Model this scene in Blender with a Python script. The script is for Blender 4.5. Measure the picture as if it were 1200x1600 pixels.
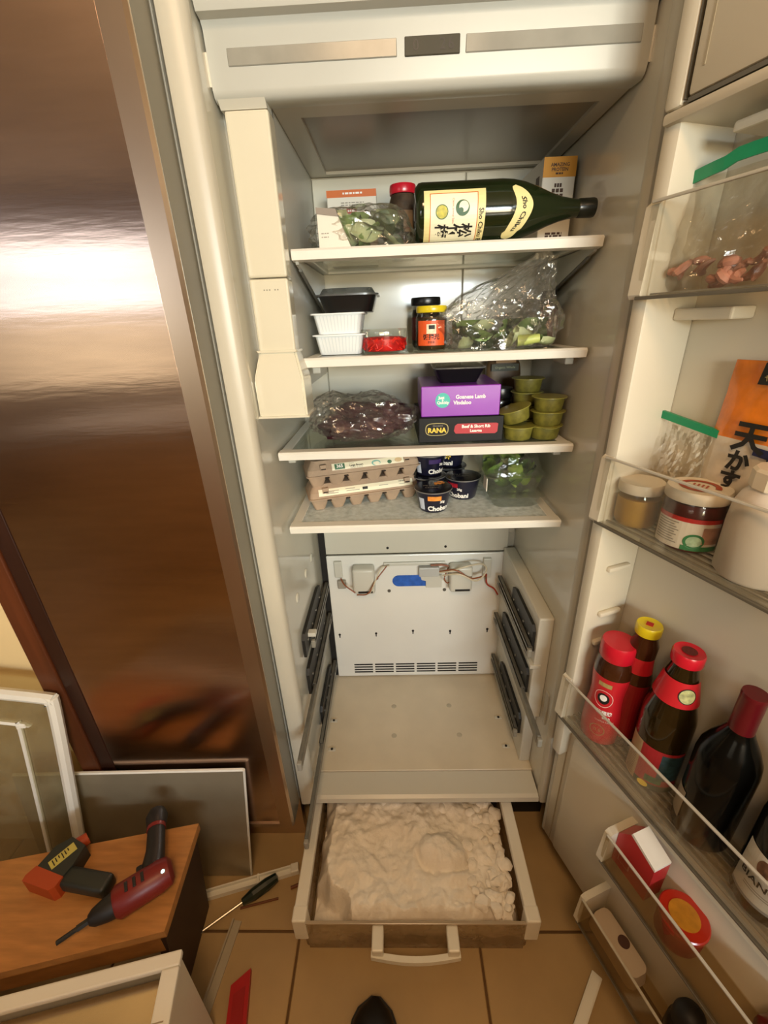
import bpy, bmesh, math, random
from mathutils import Vector, Matrix, noise

SC = bpy.context.scene
COL = SC.collection
for _o in list(bpy.data.objects):
    bpy.data.objects.remove(_o)
R = math.radians
PI = math.pi

# ------------------------------------------------------------------ camera
cam_data = bpy.data.cameras.new('camera')
cam_data.sensor_fit = 'HORIZONTAL'
cam_data.sensor_width = 36.0
cam_data.lens = 662.02 / 1200 * 36.0
cam_data.clip_start = 0.01
cam = bpy.data.objects.new('camera', cam_data)
COL.objects.link(cam)
_RW = ((0.99916586, 0.01636755, -0.03741247),
       (-0.02742939, -0.40972052, -0.91179862),
       (-0.03025256, 0.91206425, -0.40892981))
_rt, _dn, _fw = (Vector(r) for r in _RW)
_m = Matrix((_rt, -_dn, -_fw)).transposed().to_4x4()
_m.translation = Vector((0, 0, 1.46))
cam.matrix_world = _m
SC.camera = cam

# ------------------------------------------------------------------ exposure, world, lights
SC.view_settings.view_transform = 'Standard'
SC.view_settings.look = 'None'
SC.view_settings.gamma = 1.0
SC.view_settings.use_curve_mapping = False
SC.view_settings.exposure = -0.68
SC.cycles.transparent_max_bounces = 24

world = bpy.data.worlds.new('world')
SC.world = world
world.use_nodes = True
world.node_tree.nodes['Background'].inputs[0].default_value = (0.9, 0.8, 0.65, 1)
world.node_tree.nodes['Background'].inputs[1].default_value = 0.03


def area_light(name, loc, rot, sx, sy, power, color):
    l = bpy.data.lights.new(name, 'AREA')
    l.shape = 'RECTANGLE'
    l.size, l.size_y = sx, sy
    l.energy = power
    l.color = color
    o = bpy.data.objects.new(name, l)
    o.location = loc
    o.rotation_euler = rot
    COL.objects.link(o)
    return o


# daylight outside the two kitchen windows behind the camera: sky above, sunlit garden below
WIN_Y, WIN_Z0 = -2.6, 1.02
WINS = ((0.10, 1.75, 2.0), (-3.75, -1.75, 2.2))      # x from, x to, top
for (_a, _b, _t), _k in zip(WINS, (1.0, 0.074)):
    _w = _b - _a
    _h = _t - 1.64
    area_light('window_sky', ((_a + _b) / 2, WIN_Y - 0.12, 1.64 + _h / 2), (R(90), 0, 0), _w, _h, 300 * _k * _w * _h, (0.84, 0.95, 1.0) if _k == 1 else (0.95, 0.96, 1.0))
    area_light('window_garden', ((_a + _b) / 2, WIN_Y - 0.12, 1.33), (R(90), 0, 0), _w, 0.62, 115 * _k * _w * 0.62, (1.0, 0.84, 0.56))
# warm ceiling light of the kitchen
area_light('ceiling_lamp_glow', (0.0, -0.45, 2.42), (0, 0, 0), 0.45, 0.45, 27, (1.0, 0.62, 0.32))

# ------------------------------------------------------------------ materials
MATS = {}


def lin(h):
    h = h.lstrip('#')
    c = [int(h[i:i + 2], 16) / 255 for i in (0, 2, 4)]
    return tuple(x / 12.92 if x <= 0.04045 else ((x + 0.055) / 1.055) ** 2.4 for x in c) + (1.0,)


def P(name, hexc, rough=0.5, metal=0.0, var=0.06, vscale=6.0, bump=0.0, bscale=60.0, spec=0.5, coat=0.0, aniso=0.0, hex2=None, stretch=None, detail=4.0):
    """procedural principled material: base colour varied by noise, optional fine relief"""
    if name in MATS:
        return MATS[name]
    m = bpy.data.materials.new(name)
    m.use_nodes = True
    nt = m.node_tree
    n, l = nt.nodes, nt.links
    b = n['Principled BSDF']
    b.inputs['Roughness'].default_value = rough
    b.inputs['Metallic'].default_value = metal
    b.inputs['Specular IOR Level'].default_value = spec
    b.inputs['Coat Weight'].default_value = coat
    b.inputs['Coat Roughness'].default_value = 0.08
    tc = n.new('ShaderNodeTexCoord')
    mp = n.new('ShaderNodeMapping')
    if stretch:
        mp.inputs['Scale'].default_value = stretch
    l.new(tc.outputs['Object'], mp.inputs['Vector'])
    tx = n.new('ShaderNodeTexNoise')
    tx.inputs['Scale'].default_value = vscale
    tx.inputs['Detail'].default_value = detail
    l.new(mp.outputs[0], tx.inputs['Vector'])
    rp = n.new('ShaderNodeValToRGB')
    c = lin(hexc)
    if hex2:
        c0, c1 = c, lin(hex2)
    else:
        c0 = tuple(max(0, x * (1 - var)) for x in c[:3]) + (1,)
        c1 = tuple(min(1, x * (1 + var)) for x in c[:3]) + (1,)
    rp.color_ramp.elements[0].position = 0.32
    rp.color_ramp.elements[1].position = 0.68
    rp.color_ramp.elements[0].color = c0
    rp.color_ramp.elements[1].color = c1
    l.new(tx.outputs['Fac'], rp.inputs['Fac'])
    l.new(rp.outputs['Color'], b.inputs['Base Color'])
    if bump:
        t2 = n.new('ShaderNodeTexNoise')
        t2.inputs['Scale'].default_value = bscale
        t2.inputs['Detail'].default_value = 3.0
        l.new(mp.outputs[0], t2.inputs['Vector'])
        bp = n.new('ShaderNodeBump')
        bp.inputs['Strength'].default_value = bump
        bp.inputs['Distance'].default_value = 0.004
        l.new(t2.outputs['Fac'], bp.inputs['Height'])
        l.new(bp.outputs['Normal'], b.inputs['Normal'])
    if aniso:
        b.inputs['Anisotropic'].default_value = aniso
        tg = n.new('ShaderNodeTangent')
        tg.direction_type = 'RADIAL'
        tg.axis = 'Z'
        l.new(tg.outputs[0], b.inputs['Tangent'])
    MATS[name] = m
    return m


def film(name, tint='#ffffff', haze=0.08, hazecol='#d8d8d0', base=0.04, gain=0.7, rough=0.06, bump=0.0, bscale=20.0):
    """thin clear sheet: passes light, glossy at grazing angles, slightly milky"""
    if name in MATS:
        return MATS[name]
    m = bpy.data.materials.new(name)
    m.use_nodes = True
    nt = m.node_tree
    n, l = nt.nodes, nt.links
    n.remove(n['Principled BSDF'])
    out = n['Material Output']
    tr = n.new('ShaderNodeBsdfTransparent')
    tr.inputs[0].default_value = lin(tint)
    gl = n.new('ShaderNodeBsdfGlossy')
    gl.inputs['Roughness'].default_value = rough
    gl.inputs['Color'].default_value = (1, 1, 1, 1)
    lw = n.new('ShaderNodeLayerWeight')
    lw.inputs['Blend'].default_value = 0.35
    ma = n.new('ShaderNodeMath')
    ma.operation = 'MULTIPLY_ADD'
    ma.inputs[1].default_value = gain
    ma.inputs[2].default_value = base
    ma.use_clamp = True
    l.new(lw.outputs['Fresnel'], ma.inputs[0])
    m1 = n.new('ShaderNodeMixShader')
    l.new(ma.outputs[0], m1.inputs[0])
    l.new(tr.outputs[0], m1.inputs[1])
    l.new(gl.outputs[0], m1.inputs[2])
    di = n.new('ShaderNodeBsdfDiffuse')
    di.inputs[0].default_value = lin(hazecol)
    tx = n.new('ShaderNodeTexNoise')
    tx.inputs['Scale'].default_value = bscale
    tx.inputs['Detail'].default_value = 4
    tc = n.new('ShaderNodeTexCoord')
    l.new(tc.outputs['Object'], tx.inputs['Vector'])
    mh = n.new('ShaderNodeMath')
    mh.operation = 'MULTIPLY'
    mh.inputs[1].default_value = haze * 2
    l.new(tx.outputs['Fac'], mh.inputs[0])
    m2 = n.new('ShaderNodeMixShader')
    l.new(mh.outputs[0], m2.inputs[0])
    tl = n.new('ShaderNodeBsdfTranslucent')
    tl.inputs[0].default_value = lin(hazecol)
    m3 = n.new('ShaderNodeMixShader')
    m3.inputs[0].default_value = 0.4
    l.new(di.outputs[0], m3.inputs[1])
    l.new(tl.outputs[0], m3.inputs[2])
    l.new(m1.outputs[0], m2.inputs[1])
    l.new(m3.outputs[0], m2.inputs[2])
    l.new(m2.outputs[0], out.inputs['Surface'])
    if bump:
        bp = n.new('ShaderNodeBump')
        bp.inputs['Strength'].default_value = bump
        bp.inputs['Distance'].default_value = 0.01
        l.new(tx.outputs['Fac'], bp.inputs['Height'])
        l.new(bp.outputs['Normal'], gl.inputs['Normal'])
        l.new(bp.outputs['Normal'], lw.inputs['Normal'])
    MATS[name] = m
    return m


WHITE = P('fridge_white', '#cbc8ba', 0.32, var=0.02, vscale=3)
LINER = P('liner_white', '#cac6b6', 0.2, var=0.025, vscale=4, coat=0.3)
DOORW = P('door_liner', '#cdc5b0', 0.36, var=0.02, vscale=3)
GREYW = P('grey_white', '#b5b3a7', 0.35, var=0.03)
DUCTM = P('duct_cream', '#d2ccb6', 0.16, var=0.02, coat=0.5)
PANELG = P('ceiling_panel_grey', '#8f8778', 0.3, var=0.05, vscale=5)
STEEL = P('brushed_steel', '#c2ada0', 0.19, metal=1.0, var=0.06, vscale=3, aniso=0.9, stretch=(2, 2, 14), bump=0.02, bscale=8)
STEELS = P('steel_trim', '#c4b29e', 0.3, metal=1.0, var=0.04)
RAIL = P('rail_steel', '#77746a', 0.35, metal=0.5, var=0.15, vscale=40)
RAILB = P('rail_black', '#1c1b18', 0.5, var=0.2, vscale=50)
BLACK = P('black_plastic', '#121212', 0.3, var=0.1)
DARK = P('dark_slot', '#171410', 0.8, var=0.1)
SHGLASS = film('shelf_glass', '#eef4ee', 0.03, '#cfd6d0', base=0.05, gain=0.6, rough=0.05)
CLEAR = film('clear_plastic', '#f8f7f4', 0.004, '#cfcbc0', base=0.004, gain=0.18, rough=0.04)
BINCLEAR = film('bin_clear', '#ece5d6', 0.03, '#b5a78c', base=0.01, gain=0.2, rough=0.08)
BAGFILM = film('bag_film', '#fbfaf8', 0.06, '#e2ded4', base=0.05, gain=0.55, rough=0.05, bump=0.5, bscale=40)
GLASSJ = film('jar_glass', '#f6f6f0', 0.006, '#d8d8d0', base=0.02, gain=0.35, rough=0.03)

# ------------------------------------------------------------------ object helpers
ROOTM = {}


def new_obj(name, me):
    o = bpy.data.objects.new(name, me)
    COL.objects.link(o)
    return o


def thing(name, label, cat, loc=(0, 0, 0), rot=(0, 0, 0), group=None, kind=None):
    o = bpy.data.objects.new(name, None)
    o.empty_display_size = 0.02
    COL.objects.link(o)
    o.location = loc
    o.rotation_euler = rot
    if label:
        o['label'] = label
    if cat:
        o['category'] = cat
    if group:
        o['group'] = group
    if kind:
        o['kind'] = kind
    return o


def tag(o, label, cat=None, group=None, kind=None):
    o['label'] = label
    if cat:
        o['category'] = cat
    if group:
        o['group'] = group
    if kind:
        o['kind'] = kind
    return o


class MB:
    """collects shapes in one mesh"""

    def __init__(self):
        self.v, self.f = [], []

    def add(self, verts, faces, m=None):
        k = len(self.v)
        self.v += [tuple(m @ Vector(p)) if m else tuple(p) for p in verts]
        self.f += [tuple(i + k for i in f) for f in faces]
        return self

    def bm(self, bm, m=None):
        bm.verts.ensure_lookup_table()
        for i, v in enumerate(bm.verts):
            v.index = i
        self.add([v.co.copy() for v in bm.verts], [[v.index for v in f.verts] for f in bm.faces], m)
        bm.free()
        return self

    def box(self, a, b, bev=0.0, m=None, seg=2):
        bm = bmesh.new()
        bmesh.ops.create_cube(bm, size=1)
        for v in bm.verts:
            v.co = Vector([(a[i] + b[i]) / 2 + v.co[i] * (b[i] - a[i]) for i in range(3)])
        if bev:
            bev = min(bev, 0.45 * min(abs(b[i] - a[i]) for i in range(3)))
            bmesh.ops.bevel(bm, geom=bm.edges[:], offset=bev, segments=seg, affect='EDGES', profile=0.5)
        return self.bm(bm, m)

    def lathe(self, prof, seg=32, m=None, cap=True):
        vs, fs = [], []
        n = len(prof)
        for i in range(seg):
            a = 2 * PI * i / seg
            for r, z in prof:
                vs.append((r * math.cos(a), r * math.sin(a), z))
        for i in range(seg):
            j = (i + 1) % seg
            for k in range(n - 1):
                fs.append((i * n + k, j * n + k, j * n + k + 1, i * n + k + 1))
        if cap:
            if prof[0][0] > 1e-5:
                fs.append(tuple(i * n for i in reversed(range(seg))))
            if prof[-1][0] > 1e-5:
                fs.append(tuple(i * n + n - 1 for i in range(seg)))
        return self.add(vs, fs, m)

    def tube(self, path, r, seg=8, m=None):
        pts = [Vector(p) for p in path]
        vs, fs = [], []
        for i, p in enumerate(pts):
            t = (pts[min(i + 1, len(pts) - 1)] - pts[max(i - 1, 0)]).normalized()
            up = Vector((0, 0, 1)) if abs(t.z) < 0.9 else Vector((0, 1, 0))
            s = t.cross(up).normalized()
            u = s.cross(t)
            rr = r[i] if isinstance(r, (list, tuple)) else r
            for k in range(seg):
                a = 2 * PI * k / seg
                vs.append(p + s * math.cos(a) * rr + u * math.sin(a) * rr)
        for i in range(len(pts) - 1):
            for k in range(seg):
                k2 = (k + 1) % seg
                fs.append((i * seg + k, i * seg + k2, (i + 1) * seg + k2, (i + 1) * seg + k))
        fs.append(tuple(reversed(range(seg))))
        fs.append(tuple((len(pts) - 1) * seg + k for k in range(seg)))
        return self.add(vs, fs, m)

    def prism(self, poly, a, b, axis='z', m=None):
        """extrude a 2D polygon between a and b along an axis"""
        def put(p, t):
            if axis == 'z':
                return (p[0], p[1], t)
            if axis == 'y':
                return (p[0], t, p[1])
            return (t, p[0], p[1])
        n = len(poly)
        vs = [put(p, a) for p in poly] + [put(p, b) for p in poly]
        fs = [tuple(reversed(range(n))), tuple(range(n, 2 * n))]
        for i in range(n):
            j = (i + 1) % n
            fs.append((i, j, n + j, n + i))
        return self.add(vs, fs, m)

    def frustum(self, w0, d0, w1, d1, z0, z1, r=0.01, open_top=False, m=None, seg=4, cx=0, cy=0):
        """rounded rectangular tapered block or open tray"""
        def ring(w, d, z):
            rr = min(r, w / 2 - 1e-4, d / 2 - 1e-4)
            o = []
            for sx, sy, a0 in ((1, 1, 0), (-1, 1, 90), (-1, -1, 180), (1, -1, 270)):
                for k in range(seg + 1):
                    a = R(a0 + 90 * k / seg)
                    o.append((cx + sx * (w / 2 - rr) + rr * math.cos(a), cy + sy * (d / 2 - rr) + rr * math.sin(a), z))
            return o
        a, b = ring(w0, d0, z0), ring(w1, d1, z1)
        n = len(a)
        fs = [tuple(reversed(range(n)))]
        for i in range(n):
            j = (i + 1) % n
            fs.append((i, j, n + j, n + i))
        if not open_top:
            fs.append(tuple(range(n, 2 * n)))
        return self.add(a + b, fs, m)

    def patch(self, r, a0, a1, z0, z1, seg=14, m=None, r1=None):
        """part of a cylinder wall (a printed label)"""
        vs, fs = [], []
        for i in range(seg + 1):
            a = a0 + (a1 - a0) * i / seg
            vs.append((r * math.cos(a), r * math.sin(a), z0))
            q = r if r1 is None else r1
            vs.append((q * math.cos(a), q * math.sin(a), z1))
        for i in range(seg):
            fs.append((2 * i, 2 * i + 2, 2 * i + 3, 2 * i + 1))
        return self.add(vs, fs, m)

    def quad(self, a, b, c, d):
        return self.add([a, b, c, d], [(0, 1, 2, 3)])

    def build(self, name, mat, parent=None, smooth=False, world=None):
        """link as one mesh object; with world=True the points are world points"""
        me = bpy.data.meshes.new(name)
        vs = self.v
        if world and parent is not None:
            root = parent
            while root.parent:
                root = root.parent
            mi = (Matrix.Translation(root.location) @ root.rotation_euler.to_matrix().to_4x4()).inverted()
            vs = [tuple(mi @ Vector(p)) for p in vs]
        me.from_pydata(vs, [], self.f)
        me.validate()
        bm = bmesh.new()
        bm.from_mesh(me)
        bmesh.ops.recalc_face_normals(bm, faces=bm.faces[:])
        bm.to_mesh(me)
        bm.free()
        me.materials.append(mat)
        if smooth:
            for p in me.polygons:
                p.use_smooth = True
            try:
                me.set_sharp_from_angle(angle=R(40))
            except Exception:
                pass
        o = new_obj(name, me)
        if parent is not None:
            o.parent = parent
        return o


def copy_tree(o, parent=None):
    c = o.copy()
    COL.objects.link(c)
    c.parent = parent
    for ch in list(o.children):
        copy_tree(ch, c)
    return c


_TXT = {}


def text_geo(s, size, bold=0.0):
    key = (s, size, bold)
    if key in _TXT:
        return _TXT[key]
    cu = bpy.data.curves.new('txt', 'FONT')
    cu.body = s
    cu.size = size
    cu.align_x = 'CENTER'
    cu.align_y = 'CENTER'
    cu.resolution_u = 2
    cu.offset = bold
    o = bpy.data.objects.new('txt', cu)
    COL.objects.link(o)
    bpy.context.view_layer.update()
    me = o.evaluated_get(bpy.context.evaluated_depsgraph_get()).to_mesh()
    vs = [(v.co.x, v.co.y) for v in me.vertices]
    fs = [tuple(p.vertices) for p in me.polygons]
    bpy.data.objects.remove(o)
    bpy.data.curves.remove(cu)
    _TXT[key] = (vs, fs)
    return vs, fs


def lettering(s, size, mat, parent, fn, bold=0.0, sx=1.0, name='lettering'):
    """printed words laid on a surface by fn(x, y)"""
    vs, fs = text_geo(s, size, bold)
    if not vs:
        return None
    me = bpy.data.meshes.new(name)
    me.from_pydata([tuple(fn(x * sx, y)) for x, y in vs], [], fs)
    me.materials.append(mat)
    o = new_obj(name, me)
    o.parent = parent
    return o


def on_cyl(r, ac, zc, rot=0):
    """text upright on a cylinder facing angle ac"""
    return lambda x, y: (r * math.cos(ac + x / r), r * math.sin(ac + x / r), zc + y)


def front_of(y, xc, zc):
    """text on a face looking towards -y"""
    return lambda x, y2: (xc + x, y, zc + y2)


def smooth_noise(p, s):
    return noise.noise(Vector(p) * s)


def crumple(center, rad, seed, nu=40, nv=24, amp=0.18, crease=0.1, freq=3.0, floor=None, power=1.0, top=None):
    """closed creased blob: plastic bags, leaves"""
    vs, fs = [], []
    off = Vector((seed * 7.3, seed * 3.1, seed * 5.7))
    for j in range(nv + 1):
        th = PI * j / nv
        for i in range(nu):
            ph = 2 * PI * i / nu
            d = Vector((math.sin(th) * math.cos(ph), math.sin(th) * math.sin(ph), math.cos(th)))
            k = 1 + amp * noise.noise(d * freq * 0.6 + off) + crease * (1 - 2 * abs(noise.noise(d * freq + off))) + crease * 0.5 * (1 - 2 * abs(noise.noise(d * freq * 2.3 - off)))
            sgn = lambda t: math.copysign(abs(t) ** power, t)
            p = Vector((sgn(d.x) * rad[0], sgn(d.y) * rad[1], sgn(d.z) * rad[2])) * k
            p += Vector(center)
            if floor is not None and p.z < floor:
                p.z = floor + 0.0005 * math.sin(i * 3)
            if top:
                p = top(p)
            vs.append(p)
    for j in range(nv):
        for i in range(nu):
            i2 = (i + 1) % nu
            fs.append((j * nu + i, (j + 1) * nu + i, (j + 1) * nu + i2, j * nu + i2))
    return vs, fs

# ================================================================== the room
TILE = P('floor_tile', '#a88d62', 0.42, var=0.1, vscale=5, bump=0.05, bscale=40)
GROUT = P('grout', '#5f4526', 0.9, var=0.1)
CREAM = P('cream_wall', '#e3c894', 0.7, var=0.03, vscale=2, bump=0.05, bscale=90)
RWALL = P('room_wall', '#8c7358', 0.8, var=0.04, vscale=2)
CEILM = P('ceiling_paint', '#b09a7c', 0.8, var=0.03)
GAPSHADE = P('gap_shade_brown', '#2c150b', 0.4, var=0.25, vscale=5, stretch=(6, 6, 0.6))
WOODR = P('red_brown_wood', '#542a14', 0.38, var=0.22, vscale=6, stretch=(8, 8, 0.5))
ISLANDW = P('shade_island_wood', '#b8986e', 0.5, var=0.15, vscale=4)


def struct(name, mb, mat, world=True):
    o = mb.build(name, mat)
    o['kind'] = 'structure'
    return o


RX0, RX1, RY0, RZ1 = -4.0, 2.3, -2.6, 2.5
fl = struct('floor', MB().box((RX0, RY0, -0.06), (RX1, 1.5, -0.003)), GROUT)
fl['label'] = 'tan square tile kitchen floor with dark grout lines'
TP = 0.4665
tile_me = None
i0, i1 = -8, 6
for ix in range(i0, i1):
    for iy in range(-7, 1):
        x0 = -0.2855 + ix * TP
        y0 = 0.5645 + iy * TP
        if x0 + TP < RX0 or x0 > RX1:
            continue
        if tile_me is None:
            t = MB().box((0.003, 0.003, -0.012), (TP - 0.003, TP - 0.003, 0.0), 0.002, seg=1).build('tile', TILE, fl)
            tile_me = t.data
        else:
            t = new_obj('tile', tile_me)
            t.parent = fl
        t.location = (x0, y0, 0.0)

struct('ceiling', MB().box((RX0, RY0 - 0.1, RZ1), (RX1, 1.5, RZ1 + 0.06)), CEILM)['label'] = 'plain kitchen ceiling'
struct('wall_left', MB().box((RX0 - 0.08, RY0, 0), (RX0, 1.5, RZ1)), RWALL)
struct('wall_right', MB().box((RX1, RY0, 0), (RX1 + 0.08, 1.5, RZ1)), RWALL)
# far wall: cream piece left of the freezer, panel right of the fridge, header above
struct('wall_back', MB().box((RX0, 0.80, 0), (-0.842, 0.88, RZ1)), CREAM)['label'] = 'cream painted wall left of the freezer'
struct('wall_back_right', MB().box((0.46, 0.82, 0), (RX1, 0.9, RZ1)), CREAM)
struct('wall_header', MB().box((-0.842, 0.80, 2.12), (0.46, 0.9, RZ1)), CREAM)
struct('baseboard_back', MB().box((-2.2, 0.786, 0), (-0.842, 0.80, 0.10), 0.003), WHITE)
# window wall behind the camera
ww = MB()
ww.box((RX0, RY0 - 0.1, 0), (RX1, RY0, WIN_Z0)).box((RX0, RY0 - 0.1, 2.2), (RX1, RY0, RZ1))
ww.box((WINS[0][0], RY0 - 0.1, WINS[0][2]), (WINS[0][1], RY0, 2.2))
for a, b in ((RX0, WINS[1][0]), (WINS[1][1], WINS[0][0]), (WINS[0][1], RX1)):
    ww.box((a, RY0 - 0.1, WIN_Z0), (b, RY0, 2.2))
struct('wall_front', ww, RWALL)
for k, (a, b, tp) in enumerate(WINS):
    wf = thing('window_%d' % (k + 1), None, None, ((a + b) / 2, RY0 - 0.05, WIN_Z0), kind='structure')
    wf['label'] = ('right-hand' if k == 0 else 'left-hand') + ' kitchen window behind the camera'
    for z in (1.63, 1.88):
        MB().box((a, RY0 - 0.07, z - 0.014), (b, RY0 - 0.03, z + 0.014)).build('glazing_bar', WHITE, wf, world=True)
    for x in (a + 0.02, (a + b) / 2, b - 0.02):
        MB().box((x - 0.02, RY0 - 0.075, WIN_Z0), (x + 0.02, RY0 - 0.025, tp)).build('window_frame', WHITE, wf, world=True)
# unseen island added between windows and camera to shade floor and lower fridge
isl = thing('shade_island', 'unseen wooden island added behind the camera to shade the floor and lower fridge', 'island', (-0.3, -1.25, 0))
MB().box((-2.0, -1.6, 0.0), (1.5, -0.9, 0.94), 0.004).build('cabinet', ISLANDW, isl, world=True)
MB().box((-2.05, -1.65, 0.94), (1.55, -0.85, 0.98), 0.006).build('worktop', P('shade_island_top', '#8a7a66', 0.4), isl, world=True)
cl = thing('ceiling_lamp', 'square warm ceiling lamp of the kitchen', 'lamp', (0.0, -0.45, 2.44))
MB().box((-0.26, -0.71, 2.44), (0.26, -0.19, 2.5), 0.005).build('lamp_housing', WHITE, cl, world=True)

# wooden panel between freezer and cream wall
trim = struct('trim_1', MB().box((-0.842, 0.722, 0), (-0.793, 1.3, 2.12), 0.003), WOODR)
trim['label'] = 'red-brown wooden panel at the left side of the freezer'
trim2 = struct('trim_2', MB().box((-0.793, 0.727, 0), (-0.757, 1.3, 2.12), 0.002), GAPSHADE)  # strip coloured dark for the shade in the gap by the freezer
trim2['label'] = 'dark brown strip standing in for the shadow gap beside the freezer door'

# ================================================================== freezer column
fz = thing('freezer', 'closed stainless steel freezer column left of the open refrigerator', 'freezer', (-0.53, 0.9, 0))
MB().box((-0.754, 0.725, 0.175), (-0.352, 0.79, 2.2), 0.002).build('door', STEEL, fz, world=True)
MB().prism([(-0.352, 0.721), (-0.318, 0.721), (-0.313, 0.726), (-0.313, 0.729), (-0.352, 0.729)], 0.175, 2.2, 'z').build('edge_trim', STEELS, fz, world=True)
MB().box((-0.352, 0.729, 0.175), (-0.3125, 0.791, 2.2), 0.001).build('door_side', P('side_shade_grey', '#7d786a', 0.3, metal=0.3, var=0.06), fz, world=True)  # grey darkened to hold the dark reflection on this side
MB().box((-0.754, 0.721, 0.172), (-0.352, 0.727, 0.186)).build('bottom_trim', STEELS, fz, world=True)
MB().box((-0.756, 0.80, 0.17), (-0.314, 1.3, 2.1)).build('cabinet', GREYW, fz, world=True)
MB().box((-0.756, 0.80, 0.0), (-0.314, 0.82, 0.168)).build('toe_kick', STEELS, fz, world=True)

# ================================================================== refrigerator
XL, XR, YF, YB, ZF, ZC = -0.27, 0.397, 0.80, 1.28, 0.18, 1.79
fr = thing('refrigerator', 'tall white built-in refrigerator standing open with its lower drawers taken out', 'refrigerator', (0.06, 1.05, 0))


def fp(name, mb, mat, parent=None, smooth=False):
    return mb.build(name, mat, parent or fr, smooth=smooth, world=True)


fp('side_wall', MB().box((-0.312, 0.815, 0.155), (XL, 1.34, 2.08)), LINER)
fp('side_wall', MB().box((XR, 0.815, 0.155), (0.437, 1.34, 2.08)), LINER)
# front frame with a rounded face
for (a, b) in ((-0.311, -0.267), (0.394, 0.436)):
    poly = [(a, 0.815), (a, 0.800), (a + 0.004, 0.794), (a + 0.012, 0.7925), (b - 0.010, 0.795), (b - 0.003, 0.800), (b, 0.808), (b, 0.815)]
    fp('front_frame', MB().prism(poly, 0.155, 2.08), P('frame_white', '#bdb7a5', 0.35, var=0.02), smooth=True)
# floor
fp('floor_panel', MB().box((XL, 0.878, 0.150), (XR, YB, ZF), 0.002, seg=1), P('floor_white', '#d3c8b0', 0.4, var=0.05, vscale=9, coat=0.1))
fp('floor_lip', MB().prism([(0.794, 0.158), (0.797, 0.155), (0.876, 0.150), (0.876, 0.178), (0.806, 0.177), (0.797, 0.172)], -0.2655, 0.3925, 'x'), WHITE)
fp('base_plinth', MB().box((-0.31, 0.86, 0.0), (0.436, 0.875, 0.15)), DARK)
for (x, y) in ((-0.242, 1.06), (-0.235, 0.95), (0.335, 1.065), (0.335, 0.955)):
    c = fp('floor_clip', MB().box((x - 0.012, y - 0.006, 0.18), (x + 0.012, y + 0.006, 0.184), 0.0015), WHITE)
    fp('screw', MB().lathe([(0.004, 0), (0.004, 0.002), (0, 0.0025)], 10, Matrix.Translation((x, y, 0.184))), RAILB, c)
for (x, y) in ((-0.03, 1.12), (0.17, 1.12), (-0.03, 1.0), (0.19, 1.0)):
    fp('floor_dimple', MB().lathe([(0.009, 0), (0.007, 0.0012), (0, 0.0016)], 14, Matrix.Translation((x, y, 0.18))), P('dimple', '#b5ad98', 0.5))
# back
fp('back_wall', MB().box((-0.29, 1.285, 0.15), (0.42, 1.34, 2.08)), LINER)
for a, b in ((-0.187, 0.1895), (0.1915, 0.393)):
    fp('back_panel', MB().box((a, 1.276, 0.80), (b, 1.286, 1.785), 0.002, seg=1), LINER)
fp('back_panel', MB().box((-0.262, 1.274, 0.80), (-0.189, 1.286, 1.33), 0.002, seg=1), LINER)
lbp = fp('evaporator_cover', MB().box((-0.248, 1.262, 0.186), (0.372, 1.272, 0.732), 0.003), P('cover_white', '#e4e2d8', 0.3, var=0.02, coat=0.2))
fp('upper_cover', MB().box((-0.248, 1.268, 0.736), (0.372, 1.274, 0.90), 0.002), LINER)
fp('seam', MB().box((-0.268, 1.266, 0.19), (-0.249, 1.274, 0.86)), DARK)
YP = 1.262


def disc(x, z, r, y=YP, d=0.0015):
    return MB().lathe([(r, 0), (r, d), (0, d)], 12, Matrix.Translation((x, y, z)) @ Matrix.Rotation(R(90), 4, 'X'))


for (x, z) in ((-0.035, 0.757), (0.162, 0.757)):
    fp('screw_hole', disc(x, z, 0.0045, 1.268), DARK)
for (x, z) in ((-0.227, 0.39), (-0.09, 0.393), (0.048, 0.402), (0.186, 0.398), (0.323, 0.404)):
    k = disc(x, z + 0.004, 0.0045).box((x - 0.002, YP - 0.0015, z - 0.010), (x + 0.002, YP, z + 0.003))
    fp('keyhole_slot', k, DARK)
for (x, z) in ((-0.035, 0.587), (0.161, 0.587), (-0.075, 0.64)):
    fp('screw', disc(x, z, 0.006 if x != -0.075 else 0.004, d=0.003), RAIL if x != -0.075 else DARK, smooth=False)
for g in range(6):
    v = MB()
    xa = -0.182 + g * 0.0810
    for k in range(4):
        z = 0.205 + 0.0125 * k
        v.box((xa, YP - 0.0012, z), (xa + 0.072, YP + 0.001, z + 0.0055))  # raised dark boxes stand for the shade inside the vent recesses
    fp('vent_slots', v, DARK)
# fan boxes, connectors and wiring
for (x0, x1) in ((-0.158, -0.082), (0.174, 0.250)):
    b = fp('fan_box', MB().box((x0, YP - 0.045, 0.602), (x1, YP, 0.702), 0.010, seg=3), WHITE, smooth=True)
    fp('slot', MB().box((x0 + 0.018, YP - 0.0465, 0.610), (x1 - 0.008, YP - 0.044, 0.617)), DARK, b)
fp('connector', MB().box((-0.222, YP - 0.012, 0.652), (-0.195, YP, 0.716), 0.003), WHITE)
fp('connector', MB().box((-0.215, YP - 0.016, 0.608), (-0.185, YP, 0.640), 0.004), P('clip_grey', '#9a9486', 0.4))
fp('connector', MB().box((0.290, YP - 0.014, 0.640), (0.318, YP, 0.716), 0.003), WHITE)
bl = P('blue_foil', '#2f5fb4', 0.35, var=0.2, vscale=60)
pill = MB().prism([(0.10, 0.606), (0.10, 0.650)] + [(0.0 - 0.022 * math.sin(PI * k / 12), 0.628 + 0.022 * math.cos(PI * k / 12)) for k in range(13)], YP - 0.003, YP, 'y')
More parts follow.
